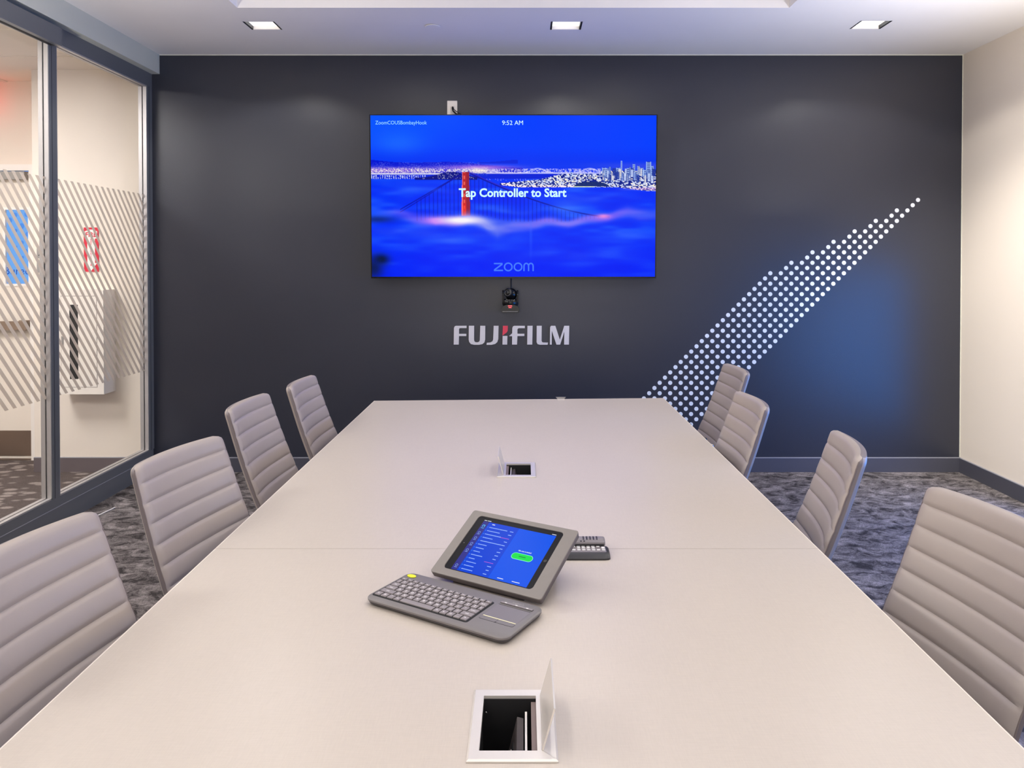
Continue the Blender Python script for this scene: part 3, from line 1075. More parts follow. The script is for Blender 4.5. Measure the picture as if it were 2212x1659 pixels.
ca = me.color_attributes.new('picture', 'FLOAT_COLOR', 'POINT')
ca.data.foreach_set('color', np.concatenate([lin.reshape(-1, 3), np.ones((NV, 1))], 1).ravel().astype(np.float32))
ms = bpy.data.materials.new('screen_picture')
ms.use_nodes = True
nt = ms.node_tree
b_ = nt.nodes['Principled BSDF']
b_.inputs['Base Color'].default_value = (0.001, 0.001, 0.001, 1)
b_.inputs['Roughness'].default_value = 0.2
b_.inputs['Specular IOR Level'].default_value = 0.05
at = nt.nodes.new('ShaderNodeAttribute')
at.attribute_name = 'picture'
nt.links.new(at.outputs['Color'], b_.inputs['Emission Color'])
b_.inputs['Emission Strength'].default_value = 1.0
me.materials.append(ms)
so = bpy.data.objects.new('screen', me)
COL.objects.link(so)
so.parent = tv
cw = (sw1 - sw0) / NX


def scr(s, cx, cy, size_px, m_, bold=0.0, sx_=1.0, al='CENTER', name='screen_lettering'):
    v, f = text_data(s, size_px * cw, bold, al)
    X0, Z0 = sw0 + cx * cw, sz1 - cy * cw
    o_ = MB().add([(X0 + p.x * sx_, -.0008, Z0 + p.y) for p in v], f).build(name, m_, so)
    return o_


# canvas px: (crop-65)/3.35, (crop-163)/3.35
scr('Tap Controller to Start', 308, 175.5, 25.5, M_txt, .028, .96)
scr('9:52 AM', 308.5, 20.5, 13.6, M_txt, .0, 1.0)
scr('ZoomCOUSBombayHook', 10.5, 19.5, 11.5, M_txt2, .002, .90, 'LEFT')
# rounded word mark at the bottom
zb = MB()
zx, zy = 267, 336.5


def sp_(px, py):
    return (sw0 + px * cw, -.0008, sz1 - py * cw)


def stroke(pts, wd):
    P_ = [Vector(q) for q in pts]
    L_, R_ = [], []
    for i, q in enumerate(P_):
        d_ = (P_[min(i + 1, len(P_) - 1)] - P_[max(i - 1, 0)]).normalized()
        n_ = Vector((-d_.y, d_.x)) * wd / 2
        L_.append(q + n_)
        R_.append(q - n_)
    k = len(P_)
    zb.add([sp_(*q) for q in L_ + R_], [(i, i + 1, k + i + 1, k + i) for i in range(k - 1)])


stroke([(267, 321.5), (286, 321.5)], 3)
stroke([(285.5, 322.5), (268, 335.5)], 3)
stroke([(267, 336.5), (287, 336.5)], 3)
for cx in (298.5, 320):
    stroke([(cx + 8.3 * math.cos(t_), 328.8 - 8.3 * math.sin(t_)) for t_ in [2 * math.pi * k / 28 for k in range(29)]], 3)
stroke([(333, 338), (333, 327)] + [(338 - 5 * math.cos(t_), 327 - 6 * math.sin(t_)) for t_ in [math.pi * k / 10 for k in range(11)]] + [(343, 338)], 3)
stroke([(343, 327)] + [(348 - 5 * math.cos(t_), 327 - 6 * math.sin(t_)) for t_ in [math.pi * k / 10 for k in range(11)]] + [(353, 338)], 3)
zb.build('screen_logo', M_zoom, so)

# outlet plate above the television and its cord
wp = empty('wall_outlet', (-.5066, YW, 2.588), 'steel cable outlet plate on the wall above the television', 'outlet')
MB().prism(rrect(-.036, .036, -.057, .057, .004, 3), 0, .006, .0015).build('cover_plate', M_silver, wp, rot=(math.radians(90), 0, 0))
MB().box(-.011, .014, -.016, -.006, -.05, .018).build('socket_insert', M_offwhite, wp)
pc = MB().tube([(-.503, YW - .014, 2.598), (-.502, YW - .035, 2.585), (-.497, YW - .045, 2.565), (-.480, YW - .045, 2.548), (-.455, YW - .04, 2.530), (-.43, YW - .045, 2.49)], .0055, 8)
pc.tube([(-.500, YW - .012, 2.602), (-.494, YW - .03, 2.58), (-.478, YW - .036, 2.566), (-.455, YW - .036, 2.552), (-.43, YW - .036, 2.53)], .0028, 6)
tag(pc.build('power_cord', M_black, smooth=True), 'black cord from the outlet plate down behind the television', 'cord')

# PTZ camera
pz = empty('video_camera', (-.093, YW, 1.150), 'black motorised video camera on small shelf below the television', 'camera')
MB().box(-.060, .062, -.150, 0, -.003, .001).build('wall_shelf', M_black, pz)
bo = [(-.060, 0), (.060, 0), (.060, .026), (.050, .042), (.025, .050), (-.025, .050), (-.050, .042), (-.060, .026)]
MB().loft([[(x, -.14, z + .002) for x, z in bo], [(x * 1.0, -.03, z + .002) for x, z in bo]]).build('base', M_gloss, pz)
MB().box(-.054, .054, -.1415, -.140, .004, .007).build('base_trim', M_grey, pz)
MB().box(-.015, .013, -.142, -.138, .042, .048).box(-.011, .009, -.142, -.138, .031, .036).build('indicator', M_led, pz)
MB().lathe([(.052, .044), (.057, .052), (.057, .078), (.050, .090), (.030, .094)], 28, Matrix.Translation((0, -.078, 0))).build('pan_turntable', M_gloss, pz, True)
for sgn in (-1, 1):
    arm_ = [(-.085 + .030 * math.cos(t_), .118 + .034 * math.sin(t_)) for t_ in [math.pi * k / 10 for k in range(11)]] + [(-.112, .070), (-.058, .070)]
    MB().loft([[(sgn * .045, y_, z_) for y_, z_ in arm_], [(sgn * .056, y_, z_) for y_, z_ in arm_]]).build('yoke_arm', M_gloss, pz)
prof = [(.001, -.041)] + [(.042 * math.sin(t_), -.042 * math.cos(t_)) for t_ in [math.pi * k / 14 for k in range(1, 14)]] + [(.001, .041)]
hd = MB().lathe(prof, 28, Matrix.Translation((.006, -.085, .124))).build('camera_head', M_gloss, pz, True)
Mx = Matrix.Translation((.006, -.085, .124)) @ Matrix.Rotation(math.radians(-28), 4, 'Z') @ Matrix.Rotation(math.radians(75), 4, 'X')
MB().lathe([(.030, .02), (.031, .052), (.026, .056), (.022, .050), (.005, .048)], 28, Mx).build('lens_barrel', M_black, pz, True)
MB().lathe([(.020, .049), (.012, .053), (.001, .0545)], 24, Mx).build('lens_glass', M_gloss, pz, True)
cc = MB().tube([(.01, -.03, .03), (.006, -.012, .06), (.004, -.010, .12), (.004, -.020, .20), (.004, -.045, .27)], .004, 8)
cc.build('cable', M_black, pz, True)

# ------------------------------------------------------------------ TABLE
ZT = .740
TH = .034
TX0, TX1 = -.818, .782
BOX = [(-.0172, 1.2453, 0.0), (-.0253, 2.7783, math.pi)]
tb = empty('conference_table', (0, 2.02, 0), 'long conference table with pale woven laminate top in two halves', 'table')
tops = []
for (ya, yb, bx) in ((-.13, 2.0145, BOX[0]), (2.016, 4.05, BOX[1])):
    h = (bx[0] - .058, bx[0] + .058, bx[1] - .078, bx[1] + .078)
    m_ = MB()
    for r in holes_plate(TX0 + .003, TX1 - .003, ya, yb, [h]):
        m_.box(r[0], r[1], r[2] - 2.02, r[3] - 2.02, ZT - TH, ZT)
    if yb > 3:
        m_.prism([(TX0 + .003, 4.05 - 2.02), (TX1 - .003, 4.05 - 2.02), (TX1 - .003, 4.2535 - 2.02), (TX0 + .003, 4.168 - 2.02)], ZT - TH, ZT)
    q = m_.build('tabletop', M_table, tb)
    tops.append(q)
    e = MB()
    e.box(TX0, TX0 + .003, ya - 2.02, (yb if yb < 3 else 4.168) - 2.02, ZT - TH, ZT + .0004).box(TX1 - .003, TX1, ya - 2.02, (yb if yb < 3 else 4.253) - 2.02, ZT - TH, ZT + .0004)
    if yb > 3:
        e.prism([(TX0, 4.168 - 2.02), (TX1, 4.2535 - 2.02), (TX1, 4.2565 - 2.02), (TX0, 4.171 - 2.02)], ZT - TH, ZT + .0004)
    else:
        e.box(TX0, TX1, ya - 2.023, ya - 2.02, ZT - TH, ZT)
    e.build('edge_band', M_tedge, q)
for y in (.75, 3.25):
    MB().box(-.32, .32, y - .45 - 2.02, y + .45 - 2.02, .0, .56).build('pedestal', M_plinth, tb)
    MB().box(-.12, .12, y - .55 - 2.02, y + .55 - 2.02, .56, ZT - TH).build('beam', M_plinth, tb) if False else MB().box(-.36, .36, y - .5 - 2.02, y + .5 - 2.02, .56, .60).build('beam', M_plinth, tb)
for (x, y) in ((-.5, .6), (.5, .6), (-.5, 3.4), (.5, 3.4)):
    MB().box(x - .03, x + .03, y - .5 - 2.02, y + .5 - 2.02, .66, ZT - TH).build('support_rail', M_plinth, tb)
    MB().box(min(x, .36 * (1 if x > 0 else -1)) - .02, max(x, .36 * (1 if x > 0 else -1)) + .02, y - .03 - 2.02, y + .03 - 2.02, .58, .66).build('bracket', M_plinth, tb)

# power boxes in the table
for i, (bx, by, rz) in enumerate(BOX):
    pbx = empty('table_power_box', (bx, by, ZT), ['open silver power box in the tabletop nearest the viewer, lid hinged at right', 'open silver power box in the tabletop near the television, lid hinged at left'][i], 'power box', 'flip-top power boxes', rz)
    f_ = MB()
    ox, oy = .0702, .0972
    ix0, ix1, iy0, iy1 = -.0518, .0385, -.074, .0757
    out = [(-ox, -oy), (ox, -oy), (ox, oy), (-ox, oy)]
    inn = [(ix0, iy0), (ix1, iy0), (ix1, iy1), (ix0, iy1)]
    f_.loft([[(x, y, .0003) for x, y in out], [(x, y, .0022) for x, y in out], [(x, y, .0042) for x, y in inset(out, .003)], [(x, y, .0042) for x, y in inn], [(x, y, -.006) for x, y in inn]], False, False)
    f_.build('frame', M_silver, pbx)
    f_ = MB()
    f_.add([(.0475, iy0, .0046), (ox - .003, -oy + .003, .0046), (ox - .003, oy - .003, .0046), (.0475, iy1, .0046)], [(0, 1, 2, 3)])
    f_.build('hinge_plate', M_silver, pbx)
    lid = MB()
    q0, q1 = Vector((.0455, 0, .005)), Vector((.0640, 0, .070))
    nn_ = Vector(((q1 - q0).z, 0, -(q1 - q0).x)).normalized() * .0028
    lid.loft([[(q.x, y, q.z) for q in (q0, q1, q1 + nn_, q0 + nn_)] for y in (iy0, iy1)])
    lid.build('lid', M_silver, pbx)
    wl_ = MB()
    wx0, wx1, wy0, wy1, wz = -.0565, .0565, -.0765, .0765, -.11
    t1 = .003
    wl_.box(wx0, wx0 + t1, wy0, wy1, wz, -.001).box(wx1 - t1, wx1, wy0, wy1, wz, -.001).box(wx0, wx1, wy0, wy0 + t1, wz, -.001).box(wx0, wx1, wy1 - t1, wy1, wz, -.001).box(wx0, wx1, wy0, wy1, wz - t1, wz)
    wl_.build('well', M_dark, pbx)
    M_in = MATS.get('inner_panel') or mat('inner_panel', srgb(120, 104, 100), .5)
    M_out = MATS.get('socket_panel') or mat('socket_panel', srgb(62, 54, 54), .5)
    MB().box(.030, .0535, wy0 + t1, wy1 - t1 - .003, -.06, -.004).build('inner_side_panel', M_in, pbx)
    MB().box(.0195, .0230, wy0 + t1, .052, -.05, -.010).build('divider_rail', M_silver, pbx)
    Mr = Matrix.Translation((-.001, 0, -.056)) @ Matrix.Rotation(math.radians(14), 4, 'Y')
    op = MB().box(-.003, .008, wy0 + t1, .045, -.035, .042, M=Mr).build('outlet_panel', M_out, pbx)
    so_ = MB()
    for yy_ in (-.050, -.022, .004):
        so_.box(-.0045, -.003, yy_ - .0095, yy_ + .0095, -.008, .018, M=Mr)
    so_.build('socket', M_black, op)
    so_ = MB()
    for yy_ in (-.050, -.022, .004):
        so_.box(-.0052, -.0045, yy_ - .005, yy_ - .003, .006, .012, M=Mr).box(-.0052, -.0045, yy_ + .003, yy_ + .005, .002, .008, M=Mr)
    so_.build('socket_contact', M_silver, op)
    MB().lathe([(.0022, -.020), (.0018, -.018), (.0005, -.0175)], 10, Matrix.Translation((-.0475, .066, 0))).build('screw', M_chrome, pbx, True)

fc = MB().tube([(-2.52, 4.47, .004), (-2.508, 4.513, .004), (-2.500, 4.56, .005), (-2.494, 4.60, .004), (-2.491, 4.635, .004)], .004, 8)
tag(fc.build('floor_cable', M_white, smooth=True), 'short white cable end lying on the carpet beside the glass partition', 'cable')
ck = empty('edge_clip', (.206, 4.2215, ZT), 'small silver cable clip on the far edge of the tabletop', 'clip')
MB().box(-.020, .020, -.030, .004, .0004, .003).box(-.020, .020, .004, .008, -.02, .003).build('clip_body', M_silver, ck)
MB().loft([[(-.020, -.004, .003), (.020, -.004, .003), (.028, -.004, .012), (-.028, -.004, .012)], [(-.020, .004, .003), (.020, .004, .003), (.028, .004, .012), (-.028, .004, .012)]]).build('clip_wing', M_grey, ck)

# ------------------------------------------------------------------ KEYBOARD
KB = empty('wireless_keyboard', (-.336, 1.6987, ZT), 'dark grey wireless keyboard with touchpad and yellow power button', 'keyboard', rz=math.radians(-30.94))
ol = rrect(-.010, .362, -.021, .141, .022, 7)
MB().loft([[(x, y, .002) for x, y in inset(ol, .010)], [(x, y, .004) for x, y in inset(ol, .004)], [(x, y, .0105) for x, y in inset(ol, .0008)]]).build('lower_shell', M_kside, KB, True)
MB().loft([[(x, y, .0106) for x, y in ol], [(x, y, .0140) for x, y in ol], [(x, y, .0158) for x, y in inset(ol, .0018)], [(x, y, .0165) for x, y in inset(ol, .0045)]]).build('upper_shell', M_kbody, KB, True)
MB().prism(rrect(.02, .33, .095, .13, .005, 3), 0, .006).build('rear_foot', M_kside, KB)
KW, KH = .2529, .1045
MB().prism(rrect(-.003, KW + .0035, -.0035, KH + .001, .006, 4), .0160, .0168).build('key_well', M_kwell, KB)
U = KW / 14
RH = .0183
rowsk = [
    ([1, 1, 1, 1, 5, 1, 1, 1, 1, 1], ['fn', '#', '*', 'alt', '', 'alt', 'fn', 'ctl', '', '>']),
    ([2.2] + [1] * 10 + [1.8], ['shift'] + list('ZXCVBNM,./') + ['shift']),
    ([1.6] + [1] * 11 + [1.4], ['caps'] + list("ASDFGHJKL;'") + ['enter']),
    ([1.3] + [1] * 12 + [.7], ['tab'] + list('QWERTYUIOP[]') + ['\\']),
    ([.7] + [1] * 12 + [1.3], ['`'] + list('1234567890-=') + ['back']),
    ([14 / 15] * 15, ['esc'] + ['F%d' % i for i in range(1, 13)] + ['prt', 'del']),
]
leg = MB()
keycache = {}


def key(x, y, w_, h_):
    k_ = (round(w_, 4), round(h_, 4))
    if k_ not in keycache:
        r_ = [(0, 0), (w_, 0), (w_, h_), (0, h_)]
        ob = MB().loft([[(a_, b__, 0) for a_, b__ in r_], [(a_, b__, .0018) for a_, b__ in r_], [(a_, b__, .0026) for a_, b__ in inset(r_, .0010)]], False, True).build('key', M_key, KB)
        keycache[k_] = ob
    else:
        ob = keycache[k_].copy()
        COL.objects.link(ob)
        ob.parent = KB
    ob.location = (x, y, .0168)
    return ob


for ri, (ws, ls) in enumerate(rowsk):
    x = 0
    y = ri * RH
    hgt = RH if ri < 5 else .0118
    for w_, s_ in zip(ws, ls):
        g_ = .0033
        if ri == 0 and s_ == '' and w_ == 1:
            key(x + g_ / 2, y + g_ / 2, w_ * U - g_, hgt / 2 - .0016)
            key(x + g_ / 2, y + hgt / 2 + .0006, w_ * U - g_, hgt / 2 - .0016)
        else:
            key(x + g_ / 2, y + g_ / 2, w_ * U - g_, hgt - g_)
        if s_:
            sz = .0085 if len(s_) == 1 else .0052
            if ri == 5:
                sz = .0042
            v, f = text_data(s_, sz, .03, 'CENTER')
            leg.add([(x + w_ * U / 2 + p_.x, y + hgt * .36 + p_.y, .01955) for p_ in v], f)
        x += w_ * U
o = leg.build('key_legend', M_legend, KB)
o['kind'] = 'stuff'
MB().prism([(.011 + .012 * math.cos(t_) * (1.0), .1205 + .0075 * math.sin(t_)) for t_ in [2 * math.pi * k / 24 for k in range(24)]], .0165, .0185, .0006).build('power_button', M_yellow, KB, True)
MB().box(.2655, .3475, .0430, .1035, .0165, .0167).build('touchpad', MATS.get('pad') or mat('pad', srgb(120, 114, 116), .35), KB)
MB().box(.2665, .3465, .0425, .0448, .0167, .0172).build('accent_line', M_paleyel, KB)
MB().prism(rrect(.2645, .3485, .0280, .0418, .004, 3), .0165, .0166).build('button_seam', M_kwell, KB)
MB().prism(rrect(.2652, .3052, .0287, .0418, .0035, 3), .0165, .0169).build('touchpad_button', M_kbody, KB)
MB().prism(rrect(.3060, .3478, .0287, .0418, .0035, 3), .0165, .0169).build('touchpad_button', M_kbody, KB)
MB().box(.2668, .3462, .1035, .1040, .0165, .0171).box(.2660, .3470, .1098, .1168, .0165, .0168).build('media_well', M_kwell, KB)
MB().box(.2670, .3462, .1105, .1163, .0168, .0186).build('media_bar', M_key, KB)
mk = MB()
for x in (.279, .306, .333):
    mk.box(x - .0025, x + .0025, .1120, .1148, .0186, .0188)
mk.build('media_mark', M_legend, KB)
v, f = text_data('logitech', .0092, .0, 'CENTER')
MB().add([(.3035 + p_.x, .1232 + p_.y, .0167) for p_ in v], f).build('shell_lettering', MATS.get('pale_ink') or mat('pale_ink', srgb(165, 160, 160), .5), KB)

# ------------------------------------------------------------------ TABLET STAND
ang, tilt = -.5387, .4719
uu = Vector((math.cos(ang), math.sin(ang), 0))
nn = Vector((-uu.y, uu.x, 0))
vv = nn * math.cos(tilt) + Vector((0, 0, 1)) * math.sin(tilt)
ww = uu.cross(vv)
TB = empty('tablet_stand', (-.2236, 1.8142, .762), 'grey metal desk stand enclosing a tablet with a blue meeting screen', 'tablet')
TB.matrix_world = Matrix.Translation((-.2236, 1.8142, .762)) @ Matrix(((uu.x, vv.x, ww.x, 0), (uu.y, vv.y, ww.y, 0), (uu.z, vv.z, ww.z, 0), (0, 0, 0, 1)))
TL_, TWd = .3042, .2088
ol = rrect(0, TL_, 0, TWd, .007, 6)
il = rrect(.0255, .2715, .0190, .1950, .010, 6)
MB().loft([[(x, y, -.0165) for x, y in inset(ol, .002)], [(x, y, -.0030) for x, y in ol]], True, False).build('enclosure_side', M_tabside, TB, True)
MB().loft([[(x, y, -.0030) for x, y in ol], [(x, y, -.0006) for x, y in ol], [(x, y, 0) for x, y in inset(ol, .0006)], [(x, y, 0) for x, y in il], [(x, y, -.0016) for x, y in inset(il, .0006)]], False, False).build('enclosure', M_tab, TB)
tg = MB().add([(x, y, -.0015) for x, y in il], [tuple(range(len(il)))]).build('tablet_glass', MATS.get('tablet_black') or mat('tablet_black', srgb(20, 20, 26), .35, spec=.1), TB)
e_blue = emis('ui_blue', 0, 84, 235)
e_list = emis('ui_list_blue', 0, 66, 215)
e_side = emis('ui_sidebar', 52, 52, 140)
e_white = emis('ui_white', 235, 240, 255)
e_lt = emis('ui_light_blue', 150, 185, 255)
e_cyan = emis('ui_cyan', 90, 200, 255)
e_mag = emis('ui_magenta', 170, 90, 215)
e_green = emis('ui_green', 0, 225, 75)
e_greend = emis('ui_dark_green', 0, 120, 60)
e_mint = emis('ui_mint', 140, 255, 200)


def R(x0, x1, y0, y1, z, m_, name, par):
    return MB().box(x0 / 1000, x1 / 1000, y0 / 1000, y1 / 1000, z - .0001, z).build(name, m_, par)


scn = R(47, 255.5, 22, 180.5, -.0012, e_blue, 'display', tg)
ui = MB()
ui.box(.0640, .1520, .022, .1805, -.0012, -.0011)
ui.build('list_panel', e_list, scn) if False else None
# flat print on the display: one part per kind of element, all lying on the glass
R(64, 152, 22, 180.5, -.0010, e_list, 'list_panel', tg)
R(47, 64, 22, 180.5, -.0010, e_side, 'sidebar', tg)
lens = [53, 37, 47, 29, 60, 25, 23, 19, 32, 17, 28, 28, 31]
lines = MB()
rt_ = MB()
ring = MB()
for i, L_ in enumerate(lens):
    y = 164.5 - i * 11.25
    x = 73
    while x < 73 + L_:
        w_ = random.uniform(1.5, 4.0)
        lines.box(x / 1000, min(x + w_, 73 + L_) / 1000, (y - 1.1) / 1000, (y + 1.1) / 1000, -.0009, -.0008)
        x += w_ + .5
    if i not in (2, 9):
        rt_.box(.132 + random.uniform(0, .004), .1435, (y - 1.0) / 1000, (y + 1.0) / 1000, -.0009, -.0008)
    ring.prism([(.0685 + .0017 * math.cos(t_), y / 1000 + .0017 * math.sin(t_)) for t_ in [k * math.pi / 4 for k in range(8)]], -.0009, -.0008)
lines.build('list_text', e_lt, tg)
rt_.build('list_time', e_lt, tg)
ring.build('list_bullet', emis('ui_ring', 40, 120, 240), tg)
MB().box(.118, .1435, .1405, .1423, -.0009, -.0008).box(.118, .1435, .0618, .0634, -.0009, -.0008).build('list_notice', e_mag, tg)
st = MB().box(.0475, .0555, .1825, .1842, -.0009, -.0008).box(.0575, .068, .1825, .1842, -.0009, -.0008).box(.243, .2545, .1825, .1842, -.0009, -.0008)
st.box(.1745, .1905, .0275, .0292, -.0009, -.0008).box(.214, .2345, .0275, .0292, -.0009, -.0008).box(.076, .084, .1735, .1758, -.0009, -.0008)
st.build('status_text', e_white, tg)
ic = MB()
ic.box(.0520, .0590, .1675, .1690, -.0009, -.0008).box(.0520, .0535, .1615, .1690, -.0009, -.0008).box(.0575, .0590, .1615, .1690, -.0009, -.0008).box(.051, .060, .1575, .1588, -.0009, -.0008)
ic.build('sidebar_icon', e_cyan, tg)
ic = MB()
for y in (.143, .1247, .1058, .0847, .0355):
    for t_ in range(6):
        a0, a1 = t_ * math.pi / 3, (t_ + .75) * math.pi / 3
        ic.add([(.0555 + r_ * math.cos(a_), y + r_ * math.sin(a_), -.0008) for r_, a_ in ((.0026, a0), (.0038, a0), (.0038, a1), (.0026, a1))], [(0, 1, 2, 3)])
    ic.box(.0515, .0595, y - .0065, y - .0055, -.0009, -.0008)
ic.build('sidebar_icon', e_lt, tg)
MB().prism(rrect(.1745, .232, .0895, .1085, .0094, 6), -.0010, -.0008).build('button_rim', e_mint, tg)
MB().prism(rrect(.1758, .2307, .0908, .1072, .0081, 6), -.0009, -.0006).build('button', e_green, tg)
MB().box(.1945, .213, .0982, .1002, -.0007, -.0005).build('button_text', e_greend, tg)
v, f = text_data('No one is invited', .0056, .02, 'CENTER')
MB().add([(.2027 + p_.x * .9, .1138 + p_.y, -.0007) for p_ in v], f).build('title_text', e_white, tg)
MB().prism([(.2635 + .0042 * math.cos(t_), .1035 + .0042 * math.sin(t_)) for t_ in [k * math.pi / 10 for k in range(20)]], -.0014, -.0009).build('home_button', M_gloss, tg)
MB().prism([(.0343 + .0011 * math.cos(t_), .1028 + .0011 * math.sin(t_)) for t_ in [k * math.pi / 5 for k in range(10)]], -.0014, -.0011).build('front_camera', M_grey, tg)
# wedge foot carrying the enclosure
zt = .0166
cs, sn = math.cos(tilt), math.sin(tilt)


def down(vl):
    """local (v,w) on the back plane -> point on the table below it"""
    # back-plane point height above the table
    hgt_ = (.762 - ZT) + vl * sn - zt * cs
    return (vl - hgt_ * sn, -zt - hgt_ * cs)


sec = [(.012, -zt), (.185, -zt)]
d0 = down(.185)
d1 = down(.012)
sec += [(d0[0], d0[1] + .0004), (d1[0], d1[1] + .0004)]
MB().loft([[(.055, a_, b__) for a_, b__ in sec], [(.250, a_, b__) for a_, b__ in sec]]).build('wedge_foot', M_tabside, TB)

# ------------------------------------------------------------------ REMOTES
rm = empty('remote_control', (.115, 1.975, ZT), 'black remote with pale buttons lying on the table, under the grey remote', 'remote control')
sec = [(-.040, .0), (.040, .0), (.040, .005), (.030, .011), (.022, .0125), (-.018, .0125), (-.031, .0095), (-.040, .004)]
loops = []
for x, k_ in ((-.098, .6), (-.095, .92), (-.085, 1), (.093, 1), (.103, .94), (.107, .8)):
    loops.append([(x, a_ * k_, b__ * (1 if k_ > .85 else .85)) for a_, b__ in sec])
MB().loft(loops).build('body', M_rem2, rm, True)
MB().prism(rrect(-.085, .099, -.0175, .026, .003, 3), .0125, .0129).build('face_plate', M_rem1, rm)
btn = None
cols = {-.0045: range(-3, 7), .0085: range(1, 5), .0195: range(-2, 6)}
for yv, rg in cols.items():
    for i in rg:
        x = .0156 + .0128 * i
        if btn is None:
            btn = MB().prism(rrect(-.0042, .0042, -.0034, .0034, .0012, 2), 0, .0015, .0004).build('button', M_btn, rm)
            q = btn
        else:
            q = btn.copy()
            COL.objects.link(q)
            q.parent = rm
        q.location = (x, yv, .0129)
MB().prism(rrect(-.0042, .0042, -.0060, .0060, .001, 2), 0, .0015, .0004).build('button', M_btn, rm, loc=(.0925, .010, .0129))

rm = empty('remote_control', (.113, 2.017, ZT + .0146), 'grey remote with black buttons resting on top of the black remote', 'remote control')
sec = [(-.020, .0), (.020, .0), (.021, .004), (.017, .0115), (.006, .0140), (-.010, .0125), (-.0195, .0085), (-.021, .003)]
loops = []
for x, k_ in ((-.085, .8), (-.082, 1), (.094, 1), (.100, .95), (.102, .8)):
    loops.append([(x, a_ * k_, b__ * (1 if k_ > .9 else .9)) for a_, b__ in sec])
MB().loft(loops).build('body', M_rem1, rm, True)
MB().box(-.082, .098, -.0217, -.0205, .0002, .0045).build('side_band', M_black, rm)
btn = None
pos = [(.0455 + .0088 * i, y_, z_) for i in range(5) for y_, z_ in ((-.008, .0127), (-.001, .0134), (.006, .0139))] + [(.038, -.0150, .0104), (.0465, -.0150, .0104), (.033, .006, .0139), (.026, .006, .0139)]
for x, y_, z_ in pos:
    if btn is None:
        btn = MB().prism([(.0022 * math.cos(t_), .0021 * math.sin(t_)) for t_ in [k * math.pi / 5 for k in range(10)]], 0, .0016, .0003).build('button', M_black, rm)
        q = btn
    else:
        q = btn.copy()
        COL.objects.link(q)
        q.parent = rm
    q.location = (x, y_, z_ - .0004)

# ------------------------------------------------------------------ CHAIRS


def cushion(length, w_top, w_bot, ribs, frame, thick, bulge=.010, conc=.03, r_top=.04, r_bot=.03, ns=30, per=9, margin=.10, mirror_back=True):
    """ribbed pad. frame(t, s, off) -> point; t 0..1 along, s metres across, off along the face normal"""
    nt_ = ribs * per
    front, back = [], []
    for j in range(nt_ + 1):
        # denser rows near the seams
        t_ = j / nt_
        hw_ = w_top + (w_bot - w_top) * t_
        d_ = t_ * length
        if d_ < r_top:
            hw_ -= r_top - math.sqrt(max(0, r_top ** 2 - (r_top - d_) ** 2))
        d2 = (1 - t_) * length
        if d2 < r_bot:
            hw_ -= r_bot - math.sqrt(max(0, r_bot ** 2 - (r_bot - d2) ** 2))
        ph = (t_ * ribs) % 1.0
        if j == nt_:
            ph = 1.0
        bul = math.sin(math.pi * ph) ** .32 if 0 < ph < 1 else 0
        if t_ * ribs < 1:
            bul = max(bul, .75 * math.sin(math.pi * min(ph, .5)) ** .4) if ph < .5 else bul
        fr_, bk_ = [], []
        for i in range(ns + 1):
            s_ = -1 + 2 * i / ns
            s_ = math.copysign(1 - (1 - abs(s_)) ** 1.25, s_)
            ed = max(0.0, (abs(s_) - .86) / .14)
            rim = (1 - math.sqrt(max(0, 1 - ed * ed))) * .009
            mg = 1 - .72 * sstep_(.84, 1.0, abs(s_))
            off = conc * s_ * s_ + bulge * bul * mg - rim
            # soften the ends
            off -= .012 * max(0, 1 - d_ / .018) ** 2 + .012 * max(0, 1 - d2 / .018) ** 2
            fr_.append(frame(t_, s_ * hw_, off))
            offb = conc * s_ * s_ - thick + (1 - math.sqrt(max(0, 1 - ed * ed))) * .010
            bk_.append(frame(t_, s_ * hw_, offb))
        front.append(fr_)
        back.append(bk_)
    m_ = MB()
    W_ = ns + 1
    vs = [p_ for r_ in front for p_ in r_] + [p_ for r_ in back for p_ in r_]
    o_ = (nt_ + 1) * W_
    fs_, mi = [], []
    for j in range(nt_):
        for i in range(ns):
            a_ = j * W_ + i
            fs_.append((a_, a_ + 1, a_ + W_ + 1, a_ + W_))
            fs_.append((o_ + a_ + W_, o_ + a_ + W_ + 1, o_ + a_ + 1, o_ + a_))
            mi += [0, 0]
    for j in range(nt_):
        a_ = j * W_
        fs_.append((a_, a_ + W_, o_ + a_ + W_, o_ + a_))
        b__ = a_ + ns
        fs_.append((b__ + W_, b__, o_ + b__, o_ + b__ + W_))
        mi += [1, 1]
    for i in range(ns):
        fs_.append((i + 1, i, o_ + i, o_ + i + 1))
        c__ = nt_ * W_ + i
        fs_.append((c__, c__ + 1, o_ + c__ + 1, o_ + c__))
        mi += [1, 1]
    m_.v, m_.f, m_.mi = [tuple(p_) for p_ in vs], fs_, mi
    return m_, front, ns, nt_


def sstep_(a_, b__, v_):
    t_ = min(1, max(0, (v_ - a_) / (b__ - a_)))
    return t_ * t_ * (3 - 2 * t_)


BT, BB = Vector((-.400, 0, .945)), Vector((-.215, 0, .455))


def back_frame(t_, s_, off):
    # slight S curve along the height
    base_ = BT.lerp(BB, t_)
    nrm = Vector((.936, 0, .353))
    curve = .012 * math.sin(math.pi * t_) * -1 + .02 * max(0, t_ - .75) ** 2 * 4
    arch = -.012 * (s_ / .2) ** 2 * (1 - t_) ** 8
    return base_ + nrm * (off + curve) + Vector((0, s_, arch))


def seat_frame_(t_, s_, off):
    x = .27 - .50 * t_
    z = .470 - .028 * max(0, (t_ < .18) * (1 - t_ / .18)) ** 2 - .006 * math.sin(math.pi * t_)
    return Vector((x, s_, z + off))


